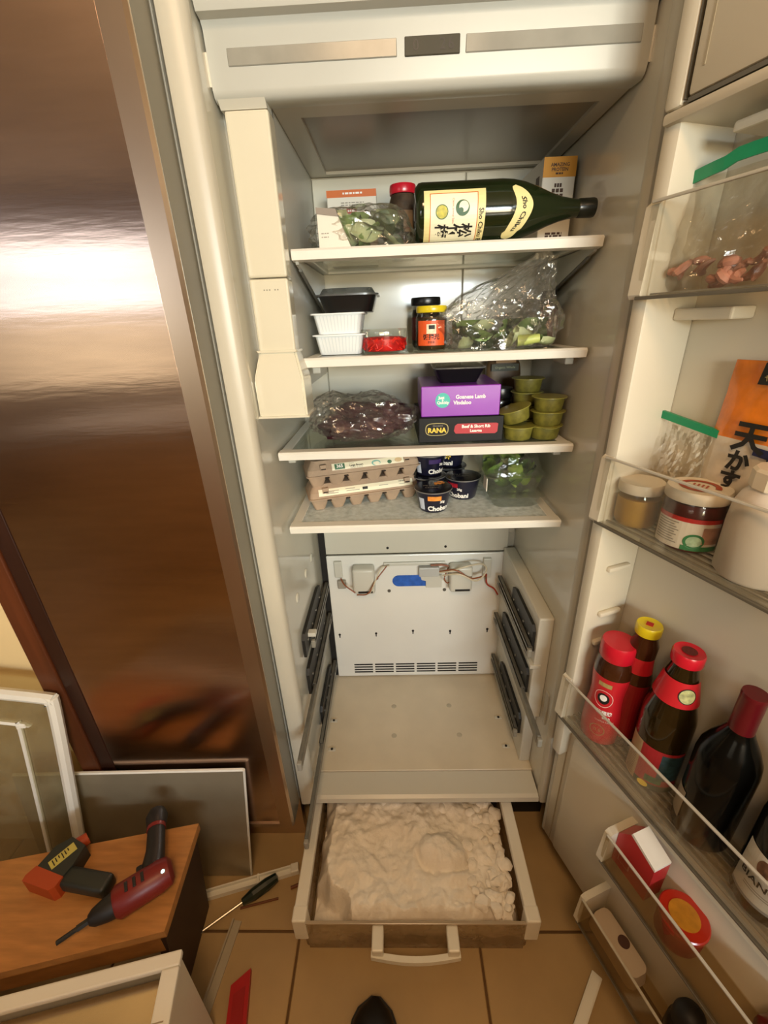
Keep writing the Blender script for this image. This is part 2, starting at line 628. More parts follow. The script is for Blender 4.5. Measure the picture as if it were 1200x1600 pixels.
fp('blue_window', pill, bl)
fp('sensor_bracket', MB().box((0.070, YP - 0.022, 0.655), (0.140, YP, 0.690), 0.003), P('bracket_grey', '#b8b7b0', 0.4))
fp('sensor_bracket', MB().prism([(0.095, 0.603), (0.15, 0.603), (0.15, 0.652), (0.075, 0.652), (0.080, 0.635), (0.095, 0.63)], YP - 0.010, YP, 'y'), WHITE)
fp('cable_channel', MB().box((-0.05, YP - 0.010, 0.694), (0.16, YP, 0.706), 0.002), WHITE)
WB = P('wire_brown', '#8a4a22', 0.5)
WW = P('wire_white', '#cdc0a4', 0.5)
WR = P('wire_red', '#a8361c', 0.5)


def arc(pts, n=16):
    """smooth curve through points (Catmull-Rom)"""
    p = [Vector(q) for q in pts]
    p = [p[0] * 2 - p[1]] + p + [p[-1] * 2 - p[-2]]
    out = []
    for i in range(1, len(p) - 2):
        for k in range(n):
            t = k / n
            a, b, c, d = p[i - 1], p[i], p[i + 1], p[i + 2]
            out.append(0.5 * ((2 * b) + (c - a) * t + (2 * a - 5 * b + 4 * c - d) * t * t + (3 * b - a - 3 * c + d) * t ** 3))
    out.append(p[-2])
    return out


W = YP - 0.02
fp('wire', MB().tube(arc([(-0.20, W, 0.655), (-0.185, W - 0.02, 0.64), (-0.15, W - 0.03, 0.615)], 8), 0.0025, 6), WB)
fp('wire', MB().tube(arc([(-0.10, YP - 0.048, 0.61), (-0.085, YP - 0.06, 0.65), (-0.06, W, 0.69), (-0.03, W, 0.703)], 8), 0.0022, 6), WW)
fp('wire', MB().tube(arc([(-0.145, YP - 0.048, 0.605), (-0.105, YP - 0.062, 0.62), (-0.08, YP - 0.05, 0.66), (-0.04, W, 0.70)], 8), 0.0022, 6), WB)
fp('wire', MB().tube(arc([(0.14, W, 0.67), (0.18, W - 0.03, 0.695), (0.23, W - 0.035, 0.715), (0.28, W - 0.02, 0.712), (0.295, W - 0.02, 0.685), (0.26, W - 0.04, 0.66), (0.20, W - 0.045, 0.69), (0.15, W - 0.01, 0.665)], 8), 0.003, 6), WW)
fp('wire', MB().tube(arc([(0.14, W, 0.675), (0.19, W - 0.035, 0.70), (0.24, W - 0.04, 0.67), (0.29, W - 0.02, 0.665), (0.30, W, 0.64)], 8), 0.0026, 6), WB)
fp('wire', MB().tube(arc([(0.30, W, 0.66), (0.305, W, 0.62), (0.33, W, 0.60), (0.345, W, 0.575)], 8), 0.003, 6), WR)
fp('wire', MB().tube(arc([(0.17, W, 0.69), (0.155, W - 0.02, 0.66), (0.165, W - 0.01, 0.635), (0.175, W, 0.63)], 8), 0.0022, 6), WB)
fp('wire', MB().tube(arc([(0.11, W, 0.70), (0.15, W, 0.70), (0.17, W, 0.695)], 6), 0.003, 6), WB)
# ceiling panel
cp = MB()
cx0, cx1, cy0, cy1 = -0.187, 0.392, 0.905, 1.275
ix0, ix1, iy0, iy1 = -0.147, 0.362, 0.945, 1.255
for (a, b) in (((cx0, cy0), (ix0, cy1)), ((ix1, cy0), (cx1, cy1)), ((ix0, cy0), (ix1, iy0)), ((ix0, iy1), (ix1, cy1))):
    cp.box((a[0], a[1], 1.787), (b[0], b[1], 1.80))
cpo = fp('ceiling_panel', cp, P('ceiling_frame', '#b9b4a6', 0.35, var=0.03))
fp('inset', MB().box((ix0, iy0, 1.793), (ix1, iy1, 1.80)), PANELG, cpo)
fp('ceiling_liner', MB().box((-0.28, 0.86, 1.80), (0.41, 1.3, 1.84)), LINER)
# control fascia
prof = [(0.905, 1.787), (0.872, 1.784), (0.864, 1.788), (0.860, 1.796), (0.856, 1.862), (0.850, 1.870), (0.835, 1.872), (0.822, 1.90), (0.815, 2.06), (0.905, 2.06)]
cpn = fp('control_panel', MB().prism(prof, -0.2665, 0.3935, 'x'), P('fascia_white', '#b8b8ae', 0.3, var=0.02), smooth=True)
STRIP = P('light_strip', '#8f8d82', 0.25, var=0.1, vscale=18)
for (a, b) in ((-0.236, 0.019), (0.121, 0.378)):
    fp('light_strip', MB().box((a, 0.8565, 1.821), (b, 0.8635, 1.842), 0.001, seg=1), STRIP, cpn)
dsp = fp('display', MB().box((0.0305, 0.8560, 1.8205), (0.1125, 0.8635, 1.8425), 0.001, seg=1), P('lcd', '#4a463a', 0.55, var=0.1, spec=0.2))
dsp.parent = cpn
LCD = P('lcd_segment', '#1b1812', 0.4)
for s, xc in (('0', 0.047), ('2', 0.087), ('6', 0.099)):
    lettering(s, 0.019, LCD, cpn, lambda x, y, xc=xc: (xc + x - 0.06, 0.8555 - 1.05, 1.8315 + y), name='display_digit')
# air duct on the left wall
fp('duct_box', MB().box((XL - 0.002, 0.905, 1.335), (-0.188, 1.30, 1.80)), GREYW)
fp('air_duct', MB().box((-0.257, 0.868, 1.541), (-0.186, 0.91, 1.775), 0.004), DUCTM)
fp('air_duct', MB().box((-0.257, 0.868, 1.36), (-0.186, 0.91, 1.5395), 0.004), DUCTM)
fp('duct_cap', MB().prism([(0.862, 1.786), (0.91, 1.786), (0.91, 1.776), (0.872, 1.776)], -0.262, -0.188, 'x'), WHITE)
nz = MB()
A_ = [(-0.256, 0.866, 1.418), (-0.186, 0.866, 1.418), (-0.186, 0.91, 1.418), (-0.256, 0.91, 1.418)]
B_ = [(-0.268, 0.842, 1.366), (-0.172, 0.842, 1.366), (-0.172, 0.925, 1.366), (-0.268, 0.925, 1.366)]
C_ = [(-0.268, 0.846, 1.293), (-0.172, 0.846, 1.293), (-0.172, 0.925, 1.293), (-0.268, 0.925, 1.293)]
nz.add(A_ + B_ + C_, [(0, 1, 2, 3), (8, 11, 10, 9)] + [(i, (i + 1) % 4, 4 + (i + 1) % 4, 4 + i) for i in range(4)] + [(4 + i, 4 + (i + 1) % 4, 8 + (i + 1) % 4, 8 + i) for i in range(4)])
_bm = bmesh.new()
_me = bpy.data.meshes.new('tmp')
_me.from_pydata(nz.v, [], nz.f)
_bm.from_mesh(_me)
bmesh.ops.bevel(_bm, geom=_bm.edges[:], offset=0.004, segments=2, affect='EDGES')
nz2 = MB().bm(_bm)
bpy.data.meshes.remove(_me)
fp('air_outlet_cover', nz2, DUCTM, smooth=True)
for k in range(6):
    if k != 3:
        fp('embossed_mark', MB().box((-0.232 + k * 0.005, 0.8675, 1.520), (-0.2295 + k * 0.005, 0.8685, 1.522)), P('emboss', '#8a8674', 0.5))
# spacer block and drawer slides
fp('spacer_block', MB().box((0.358, 0.882, 0.40), (XR, 1.262, 0.752), 0.004), WHITE)
fp('spacer_block', MB().box((0.364, 0.905, 0.18), (XR, 1.262, 0.402), 0.004), WHITE)
fp('spacer_clip', MB().box((0.348, 0.878, 0.588), (0.378, 0.91, 0.600), 0.002), WHITE)
fp('side_handle_slot', MB().box((0.3925, 0.84, 0.42), (0.398, 0.86, 0.53), 0.002), GREYW)


def slide(side, z, y0, y1, bz0, bz1, by0, by1, ext=None):
    s = -1 if side < 0 else 1
    xw = -0.268 if s < 0 else 0.358 if z > 0.4 else 0.364
    br = MB().prism([(by0, bz0), (by0 + 0.012, bz0 - 0.0), (by1, bz0), (by1, bz1 - 0.012), (by1 - 0.03, bz1), (by0 + 0.012, bz1), (by0, bz1 - 0.014)], min(xw, xw - s * 0.008), max(xw, xw - s * 0.008), 'x')
    b = fp('slide_bracket', br, RAILB)
    for k in range(4):
        y = by0 + (by1 - by0) * (k + 0.5) / 4
        fp('bolt', MB().lathe([(0.004, 0), (0.004, 0.003), (0, 0.0035)], 8, Matrix.Translation((xw - s * 0.008, y, (bz0 + bz1) / 2)) @ Matrix.Rotation(R(-90 * s), 4, 'Y')), RAIL, b)
    xo = xw - s * 0.008
    xi = xo - s * 0.013
    a, c = min(xo, xi), max(xo, xi)
    r = MB()
    web = (xo - s * 0.0016, xo)
    r.box((min(web), y0, z - 0.016), (max(web), y1, z + 0.016))
    r.box((a, y0, z + 0.013), (c, y1, z + 0.016)).box((a, y0, z - 0.016), (c, y1, z - 0.013))
    r.box((min(xi, xi + s * 0.0016), y0, z + 0.006), (max(xi, xi + s * 0.0016), y1, z + 0.016))
    r.box((min(xi, xi + s * 0.0016), y0, z - 0.016), (max(xi, xi + s * 0.0016), y1, z - 0.006))
    rl = fp('drawer_slide', r, RAIL)
    e0 = y0
    if ext:
        x2 = xo - s * 0.010
        m = MB().box((min(x2 - s * 0.004, x2 + s * 0.007), ext, z - 0.014), (max(x2 - s * 0.004, x2 + s * 0.007), y1 - 0.05, z + 0.012), 0.002, seg=1)
        fp('inner_runner', m, RAIL, rl)
        e0 = ext
    x2 = xo - s * 0.009
    fp('end_stop', MB().box((x2 - 0.006, e0 - 0.012, z - 0.013), (x2 + 0.006, e0, z + 0.013), 0.003), P('stop_grey', '#8d897c', 0.4), rl)
    for k in range(4):
        y = e0 + (y1 - e0) * (k + 0.5) / 4
        fp('rivet', MB().lathe([(0.003, 0), (0.002, 0.0015), (0, 0.002)], 8, Matrix.Translation((xo - s * 0.010, y, z)) @ Matrix.Rotation(R(-90 * s), 4, 'Y')), RAILB, rl)


slide(-1, 0.620, 0.965, 1.25, 0.618, 0.690, 0.905, 1.17)
slide(-1, 0.490, 0.92, 1.25, 0.485, 0.570, 0.90, 1.20, ext=0.685)
slide(-1, 0.265, 0.90, 1.25, 0.250, 0.320, 0.99, 1.20, ext=0.635)
slide(1, 0.645, 0.885, 1.23, 0.635, 0.715, 0.895, 1.10)
slide(1, 0.485, 0.90, 1.24, 0.480, 0.560, 0.90, 1.18, ext=0.745)
slide(1, 0.285, 0.93, 1.25, 0.275, 0.350, 0.93, 1.17)
fp('wall_clip', MB().box((-0.27, 0.945, 0.655), (-0.238, 0.965, 0.668), 0.002), WHITE)
for y in (0.93, 1.05, 1.14):
    fp('wall_boss', MB().lathe([(0.014, 0), (0.012, 0.003), (0, 0.004)], 16, Matrix.Translation((XL, y, 0.80)) @ Matrix.Rotation(R(90), 4, 'Y')), LINER, smooth=True)

# ------------------------------------------------------------------ refrigerator door, open 110 degrees
H0 = Vector((0.385, 0.735, 0))
DA = R(-70)
dU = Vector((math.cos(DA), math.sin(DA), 0))
dV = Vector((math.sin(DA), -math.cos(DA), 0))


def D(u, v, z):
    return H0 + dU * u + dV * v + Vector((0, 0, z))


DM = Matrix(((dU.x, dV.x, 0, H0.x), (dU.y, dV.y, 0, H0.y), (0, 0, 1, 0), (0, 0, 0, 1)))


def dbox(mb, a, b, bev=0.0):
    return mb.box(a, b, bev, DM)


RC = -0.108   # depth of the recessed inner panel
dr = fp('door', dbox(MB(), (-0.03, -0.175, 0.07), (0.705, RC - 0.004, 2.06), 0.004), STEELS)
fp('inner_panel', dbox(MB(), (-0.012, RC - 0.006, 0.075), (0.69, RC, 2.05)), DOORW, dr)
fp('hinge_side_wall', dbox(MB(), (-0.018, RC, 0.45), (0.010, 0.0, 2.05), 0.006), DOORW, dr, smooth=True)
fp('latch_side_wall', dbox(MB(), (0.66, RC, 0.45), (0.69, 0.0, 2.05), 0.006), DOORW, dr, smooth=True)
fp('gasket', dbox(MB(), (-0.030, RC - 0.004, 0.075), (-0.019, -0.03, 2.05), 0.003), GREYW, dr)
fp('lower_panel', dbox(MB(), (-0.020, RC, 0.078), (0.69, -0.028, 0.56), 0.006), DOORW, dr, smooth=True)
fp('lower_raised_panel', dbox(MB(), (0.030, -0.03, 0.105), (0.66, -0.012, 0.535), 0.010), DOORW, dr, smooth=True)
fp('panel_groove', dbox(MB(), (0.006, -0.029, 0.09), (0.009, -0.0265, 0.55)), P('groove_tan', '#9c9076', 0.5), dr)
for z in (0.985, 0.875, 0.80):
    fp('support_rib', dbox(MB(), (0.008, -0.085, z), (0.020, -0.030, z + 0.012), 0.004), DOORW, dr, smooth=True)
fp('support_bracket', dbox(MB(), (0.01, RC, 1.445), (0.10, -0.06, 1.462), 0.003), DOORW, dr)

# ------------------------------------------------------------------ door baskets (each lifts out)
EDGE = P('edge_dark', '#5b564a', 0.3, var=0.05)


def basket(label, z0, z1, u0=-0.016, u1=0.672, v0=-0.098, v1=0.010, group='clear door baskets', capm=DOORW, clear=CLEAR, ribs=True, cap_h=None, cap_w=0.022):
    o = D((u0 + u1) / 2, (v0 + v1) / 2, z0)
    t = thing('door_basket', label, 'door basket', o, group=group)
    B = lambda n, mb, m, p=None, s=False: mb.build(n, m, p or t, smooth=s, world=True)
    h = cap_h or (z1 - z0)
    for (a, b) in ((u0, u0 + cap_w), (u1 - cap_w, u1)):
        poly = [(v0, z0 + 0.012), (v0 + 0.03, z0), (v1 - 0.014, z0), (v1 - 0.002, z0), (v1 + 0.002, z0 + 0.006), (v1 - 0.004, z1 - 0.006), (v1 - 0.012, z1), (v0, z1)]
        m = MB()
        vs = [(a, p[0], p[1]) for p in poly] + [(b, p[0], p[1]) for p in poly]
        n = len(poly)
        m.add(vs, [tuple(reversed(range(n))), tuple(range(n, 2 * n))] + [(i, (i + 1) % n, n + (i + 1) % n, n + i) for i in range(n)], DM)
        B('end_cap', m, capm)
    fpn = dbox(MB(), (u0 + cap_w * 0.6, v1 - 0.003, z0), (u1 - cap_w * 0.6, v1 + 0.001, z1 - 0.002), 0.001)
    f = B('clear_front', fpn, clear)
    B('rim', dbox(MB(), (u0 + cap_w * 0.6, v1 - 0.0035, z1 - 0.004), (u1 - cap_w * 0.6, v1 + 0.0015, z1), 0.001), P('rim_clear', '#b8b2a2', 0.15), f)
    B('lower_edge', dbox(MB(), (u0 + cap_w * 0.6, v1 - 0.004, z0 - 0.001), (u1 - cap_w * 0.6, v1 + 0.002, z0 + 0.004), 0.001), EDGE, f)
    bs = B('clear_base', dbox(MB(), (u0 + cap_w * 0.5, v0, z0 + 0.001), (u1 - cap_w * 0.5, v1 - 0.003, z0 + 0.005)), clear)
    if ribs:
        for k in range(6):
            v = v0 + 0.012 + k * 0.0155
            B('base_rib', dbox(MB(), (u0 + cap_w, v, z0 + 0.005), (u1 - cap_w, v + 0.004, z0 + 0.0075)), P('rib_grey', '#8e8878', 0.2), bs)
    return t


basket('clear door basket holding the bag of shrimp, second from the top', 1.477, 1.603)
basket('clear door basket holding the mustard jar and the white bottle, third from the top', 1.098, 1.228)
basket('clear door basket full of sauce and wine bottles, fourth from the top', 0.582, 0.705)
basket('small clear pull-out bin on the lower door holding red packets', 0.425, 0.515, u0=0.205, u1=0.64, v0=-0.020, v1=0.062, clear=BINCLEAR, ribs=False, cap_w=0.014)
basket('lowest clear pull-out bin on the door, holding a white packet', 0.160, 0.255, u0=0.195, u1=0.64, v0=-0.020, v1=0.064, clear=BINCLEAR, ribs=False, cap_w=0.014)
# dairy compartment with a flap at the top of the door
dc = thing('dairy_compartment', 'closed beige dairy compartment with a flap at the top of the door', 'compartment', D(0.3, -0.05, 1.69))
Bd = lambda n, a, b, m, bev=0.0, p=None, s=False: dbox(MB(), a, b, bev).build(n, m, p or dc, smooth=s, world=True)
Bd('base', (-0.014, -0.10, 1.686), (0.67, 0.008, 1.700), DOORW, 0.004, s=True)
Bd('end_cap', (-0.014, -0.10, 1.70), (0.012, 0.010, 2.03), DOORW, 0.006, s=True)
Bd('end_cap', (0.645, -0.10, 1.70), (0.67, 0.010, 2.03), DOORW, 0.006, s=True)
flp = Bd('flap', (0.020, 0.000, 1.706), (0.64, 0.010, 2.03), DOORW, 0.005, s=True)
Bd('flap_groove', (0.0135, 0.001, 1.706), (0.0155, 0.0075, 2.03), EDGE, 0, flp)
Bd('flap_groove', (0.034, 0.0098, 1.73), (0.037, 0.0108, 2.03), P('groove_tan', '#9c9076', 0.5), 0, flp)
Bd('flap_groove', (0.02, 0.001, 1.7005), (0.64, 0.0075, 1.7055), EDGE, 0, flp)
Bd('support_strut', (0.06, -0.10, 1.66), (0.12, -0.03, 1.672), DOORW, 0.003)

# ------------------------------------------------------------------ glass shelves
SHF = P('shelf_trim_white', '#e3e1d6', 0.35, var=0.02)
RIPPLE = film('shelf_glass_textured', '#e6efec', 0.72, '#f0f8f8', base=0.12, gain=0.6, rough=0.12, bump=0.35, bscale=60)  # bluish-white haze puts the sky reflection into the glass colour


def shelf(label, x0, x1, z, bracket, glass=SHGLASS):
    t = thing('glass_shelf', label, 'shelf', ((x0 + x1) / 2, 1.09, z), group='glass shelves')
    B = lambda n, mb, m, p=None, s=False: mb.build(n, m, p or t, smooth=s, world=True)
    B('glass_panel', MB().box((x0 + 0.022, 0.935, z - 0.007), (x1 - 0.022, 1.262, z - 0.002)), glass)
    fr_ = [(0.916, z - 0.018), (0.913, z - 0.004), (0.917, z), (0.942, z), (0.944, z - 0.004), (0.938, z - 0.010), (0.934, z - 0.020)]
    B('front_trim', MB().prism(fr_, x0, x1, 'x'), SHF)
    for a, b in ((x0, x0 + 0.024), (x1 - 0.024, x1)):
        B('side_trim', MB().box((a, 0.936, z - 0.012), (b, 1.268, z - 0.001), 0.002), SHF)
    B('rear_trim', MB().box((x0 + 0.02, 1.252, z - 0.012), (x1 - 0.02, 1.274, z + 0.004), 0.002), SHF)
    if bracket:
        for s, xw in ((1, x0 + 0.004), (-1, x1 - 0.010)):
            poly = [(0.925, z - 0.014), (1.27, z - 0.014), (1.27, z - 0.10), (1.22, z - 0.10), (0.96, z - 0.03), (0.93, z - 0.024)]
            B('side_bracket', MB().prism(poly, xw, xw + 0.006, 'x'), GREYW)
            B('bracket_edge', MB().tube([(xw + 0.003, 0.955, z - 0.031), (xw + 0.003, 1.22, z - 0.102)], 0.0035, 6), P('bracket_edge', '#6c6a62', 0.4))
    else:
        B('side_support', MB().box((x0 + 0.012, 0.945, z - 0.034), (x0 + 0.030, 1.02, z - 0.012), 0.003), GREYW)
        B('side_support', MB().box((x1 - 0.030, 0.945, z - 0.034), (x1 - 0.012, 1.02, z - 0.012), 0.003), GREYW)
    return t


Z1, Z2, Z3, Z4 = 1.590, 1.398, 1.201, 1.016
shelf('top glass shelf with white trim carrying the big green bottle', -0.184, 0.391, Z1, True)
shelf('second glass shelf from the top, carrying jars and white trays', -0.184, 0.391, Z2, False)
shelf('third glass shelf from the top, carrying the purple box', -0.262, 0.391, Z3, False)
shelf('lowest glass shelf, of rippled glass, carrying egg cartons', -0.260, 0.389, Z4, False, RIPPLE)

# ================================================================== things on the top shelf
PAPER = P('white_card', '#dcd6c8', 0.6, var=0.03)
ORANGE = P('orange_print', '#c8641c', 0.5, var=0.05)
BROWNP = P('brown_print', '#4a3222', 0.6, var=0.08)
INK = P('black_ink', '#16140f', 0.6, var=0.05)
GREYINK = P('grey_ink', '#8d867a', 0.6)
REDINK = P('red_ink', '#b3231c', 0.5, var=0.05)
WINK = P('white_ink', '#efece4', 0.5, var=0.02)
YELINK = P('yellow_ink', '#e7c33a', 0.5)
TEALINK = P('teal_ink', '#45b8ab', 0.5, var=0.03)
GREENINK = P('green_ink', '#2f7a46', 0.5)


def carton(name, label, cat, loc, size, rotz, mat, bev=0.0015):
    t = thing(name, label, cat, loc, (0, 0, rotz))
    w, d, h = size
    MB().box((-w / 2, -d / 2, 0), (w / 2, d / 2, h), bev, seg=1).build('box', mat, t)
    return t


def face(t, name, x0, x1, z0, z1, y, mat, d=0.0006):
    return MB().box((x0, y - d, z0), (x1, y + 0.0002, z1)).build(name, mat, t)


def bars(t, name, xs, zs, w, h, y, mat):
    """rows of unreadable small print"""
    m = MB()
    for z in zs:
        x = xs[0]
        k = 0
        while x < xs[1]:
            l = w * (0.5 + ((k * 37 + int(z * 9000)) % 10) / 10)
            m.box((x, y - 0.0007, z), (min(x + l, xs[1]), y, z + h))
            x += l + w * 0.35
            k += 1
    return m.build(name, mat, t)


# small white and orange box at the back left
t = carton('food_box', 'small white box with an orange top band behind the leafy bag', 'box', (-0.085, 1.215, Z1 - 0.002), (0.115, 0.05, 0.152), 0, PAPER)
y = -0.025
face(t, 'top_band', -0.0575, 0.0575, 0.138, 0.152, y, ORANGE)
bars(t, 'print', (-0.02, 0.025), (0.1435,), 0.006, 0.0035, y - 0.0006, WINK)
bars(t, 'print', (-0.025, 0.03), (0.122, 0.1265), 0.006, 0.0018, y, GREYINK)
face(t, 'stamp', -0.013, 0.010, 0.106, 0.116, y, REDINK)
bars(t, 'print', (-0.010, 0.008), (0.1095,), 0.004, 0.004, y - 0.0006, WINK)
MB().prism([(-0.057, 0.09), (-0.057, 0.112), (-0.04, 0.104), (-0.01, 0.105), (-0.02, 0.09)], y - 0.0006, y, 'y').build('print_shape', BROWNP, t)
MB().prism([(0.012, 0.09), (0.018, 0.105), (0.032, 0.113), (0.05, 0.106), (0.056, 0.098), (0.05, 0.09)], y - 0.0006, y, 'y').build('print_shape', BROWNP, t)
# white folded packet at the very left
t = thing('paper_packet', 'white folded paper packet leaning at the left end of the top shelf', 'packet', (-0.106, 0.952, Z1 + 0.0005), (0, 0, R(-4)))
MB().prism([(-0.028, 0), (0.034, 0), (0.012, 0.052), (-0.028, 0.058)], -0.006, 0.012, 'y').build('packet', PAPER, t)
MB().prism([(-0.029, 0.058), (0.012, 0.052), (0.008, 0.064), (-0.029, 0.068)], -0.008, 0.012, 'y').build('folded_flap', P('card_back', '#8d8378', 0.7), t)
bars(t, 'print', (-0.022, -0.008), (0.02, 0.026), 0.005, 0.0012, -0.0062, GREYINK)
# bag of leafy greens
LEAF = P('leaf_green', '#6f8a4a', 0.5, var=0.35, vscale=30, bump=0.3, bscale=60)
LEAF2 = P('leaf_pale', '#a7b184', 0.5, var=0.3, vscale=25, bump=0.3, bscale=50)
LEAFD = P('leaf_dark', '#3f4f2a', 0.5, var=0.35, vscale=30, bump=0.3, bscale=60)


def leaves(t, n, box, size, mats, seed):
    """separate bent leaves"""
    rnd = random.Random(seed)
    for k in range(n):
        c = Vector([rnd.uniform(box[0][i], box[1][i]) for i in range(3)])
        rot = Matrix.Rotation(rnd.uniform(0, 6.28), 4, 'Z') @ Matrix.Rotation(rnd.uniform(-1.2, 1.2), 4, 'X') @ Matrix.Rotation(rnd.uniform(-1, 1), 4, 'Y')
        s = size * rnd.uniform(0.7, 1.2)
        vs, fs = [], []
        nu, nv = 7, 4
        for i in range(nu + 1):
            u = i / nu
            w = math.sin(PI * min(1, u * 0.93 + 0.07)) ** 0.7 * 0.36
            for j in range(nv + 1):
                q = (j / nv - 0.5) * 2
                vs.append(Vector((s * (u - 0.5), s * w * q, s * (0.12 * q * q + 0.25 * (u - 0.5) ** 2 + 0.05 * noise.noise(Vector((u * 4, q * 3, k)))))))
        for i in range(nu):
            for j in range(nv):
                a = i * (nv + 1) + j
                fs.append((a, a + nv + 1, a + nv + 2, a + 1))
        vs = [c + (rot @ v) for v in vs]
        for v in vs:
            for i in range(3):
                v[i] = min(max(v[i], box[0][i] - 0.01), box[1][i] + 0.01)
            if v.z < 0.003:
                v.z = 0.003
        o = MB().add(vs, fs).build('leaf', mats[k % len(mats)], t, smooth=True)
        o.data.materials[0] = mats[k % len(mats)]


t = thing('produce_bag', 'clear bag of pale leafy greens left of the big bottle on the top shelf', 'bag', (-0.055, 1.0, Z1 - 0.001))
leaves(t, 26, ((-0.07, -0.035, 0.008), (0.075, 0.04, 0.058)), 0.062, (LEAF, LEAF2, LEAFD), 3)
vs, fs = crumple((0.0, 0, 0.036), (0.098, 0.056, 0.042), 2, 46, 24, 0.2, 0.13, 3.4, floor=0.0005)
MB().add(vs, fs).build('plastic_film', BAGFILM, t)


def jar(name, label, loc, r, h, neck_r, lid_r, lid_h, lidm, content, fill=0.8, shoulder=0.12, glass=GLASSJ, group=None, cat='jar', seg=36):
    """glass jar: glass body, contents, screw lid; origin at base centre"""
    t = thing(name, label, cat, loc, group=group)
    hb = h - lid_h
    sh = hb * (1 - shoulder * 1.6)
    prof = [(r * 0.86, 0), (r * 0.97, 0.004), (r, 0.010), (r, sh), (r * 0.98, sh + 0.005), (neck_r + 0.002, hb - 0.006), (neck_r, hb - 0.002), (neck_r, hb)]
    MB().lathe(prof, seg).build('glass_body', glass, t, smooth=True)
    top = hb * fill
    k = 0.955
    cp_ = [(0.0001, 0.003), (r * 0.84, 0.003), (r * k, 0.011)]
    if top > sh:
        cp_ += [(r * k, sh), (r * k + (neck_r * k - r * k) * (top - sh) / max(1e-4, hb - sh), top)]
    else:
        cp_ += [(r * k, top)]
    cp_ += [(0.0001, top)]
    MB().lathe(cp_, seg).build('contents', content, t, smooth=True)
    lp = [(lid_r * 0.97, hb - 0.001), (lid_r, hb + 0.001), (lid_r, hb + lid_h * 0.75), (lid_r * 0.96, hb + lid_h), (lid_r * 0.9, hb + lid_h * 0.985), (0.0001, hb + lid_h * 0.97)]
    ld = MB().lathe(lp, seg).build('lid', lidm, t, smooth=True)
    return t, hb


def facing(x, y):
    """angle towards the viewer standing at the open fridge"""
    return math.atan2(-y, -x)


REDLID = P('red_lid', '#c4172a', 0.3, var=0.06, coat=0.3)
SPICE = P('brown_spice', '#4e3a2b', 0.6, var=0.5, vscale=60)
t, hb = jar('spice_jar', 'small glass jar with a red lid behind the base of the big bottle', (0.032, 1.13, Z1 - 0.002), 0.034, 0.140, 0.026, 0.029, 0.016, REDLID, SPICE, 0.985)
MB().patch(0.0345, R(-125), R(-55), 0.05, 0.09).build('paper_label', P('jar_paper', '#a08a70', 0.6, var=0.3, vscale=40), t)

# big green bottle lying on its side
BG = P('bottle_green', '#141f0c', 0.12, var=0.12, vscale=8, coat=0.6)
BX, BY, BZ = 0.050, 0.968, Z1 + 0.0515
t = thing('sake_bottle', 'large dark green bottle with cream labels lying along the top shelf', 'bottle', (BX, BY, BZ))
AX = Matrix.Rotation(R(90), 4, 'Y')  # z -> x
prof = [(0.0001, 0.006), (0.030, 0.004), (0.043, 0.0), (0.0495, 0.006), (0.0505, 0.012), (0.0505, 0.160), (0.049, 0.180), (0.045, 0.200), (0.037, 0.225), (0.027, 0.250), (0.020, 0.272), (0.0165, 0.290), (0.0150, 0.300), (0.0142, 0.318)]
MB().lathe(prof, 56, AX).build('glass_body', BG, t, smooth=True)
MB().lathe([(0.0150, 0.305), (0.0156, 0.307), (0.0160, 0.333), (0.0150, 0.3365), (0.0001, 0.337)], 32, AX).build('cap', P('dark_cap', '#12160f', 0.35, coat=0.3), t, smooth=True)
CREAMP = P('label_cream', '#e8d99a', 0.45, var=0.03)
PALEL = P('label_pale', '#efe9c9', 0.45, var=0.04, vscale=20)


def bp(r):
    """bottle skin: x along the bottle, s downwards round the front"""
    def fn(x, s):
        a = s / r
        return (x, -r * math.cos(a), -r * math.sin(a))
    return fn


def bpatch(x0, x1, s0, s1, r, n=14):
    m = MB()
    f = bp(r)
    vs, fs = [], []
    for i in range(n + 1):
        s = s0 + (s1 - s0) * i / n
        vs += [f(x0, s), f(x1, s)]
    for i in range(n):
        fs.append((2 * i, 2 * i + 1, 2 * i + 3, 2 * i + 2))
    return m.add(vs, fs)


lb = bpatch(0.014, 0.124, -0.031, 0.058, 0.0508).build('front_label', CREAMP, t)
bpatch(0.025, 0.110, -0.0245, 0.058, 0.0510).build('label_field', PALEL, lb)
for (a, b, c, d) in ((0.0245, 0.0258, -0.025, 0.058), (0.1092, 0.1105, -0.025, 0.058), (0.0245, 0.1105, -0.025, -0.0237)):
    bpatch(a, b, c, d, 0.0512).build('label_border', ORANGE, lb)


def turned(x0, s0, r):
    """lettering turned with the bottle: reads downwards, its top towards the neck"""
    f = bp(r)
    return lambda x, y: f(x0 + y, s0 + x)


for ch, x0 in (('松', 0.088), ('竹', 0.066), ('梅', 0.044)):
    lettering(ch, 0.026, INK, lb, turned(x0, 0.0365, 0.0514), bold=0.0006)
lettering('Sho Chiku Bai', 0.0115, INK, lb, turned(0.1165, 0.034, 0.0512), bold=0.0002)
lettering('Classic Junmai Sake', 0.0050, REDINK, lb, turned(0.0665, 0.004, 0.0513))
MB_ = lambda x0, s0, rr, r: MB().add([bp(r)(x0, s0)] + [bp(r)(x0 + rr * math.cos(2 * PI * k / 24), s0 + rr * math.sin(2 * PI * k / 24)) for k in range(24)], [(0, k + 1, (k + 1) % 24 + 1) for k in range(24)])
SEALG = P('seal_green', '#2d5a35', 0.5, var=0.1)
SEALY = P('seal_yellow', '#b9b23a', 0.5, var=0.3, vscale=120)
MB_(0.083, 0.000, 0.0125, 0.0513).build('seal', SEALG, lb)
MB_(0.085, -0.002, 0.0085, 0.0515).build('seal_motif', PALEL, lb)
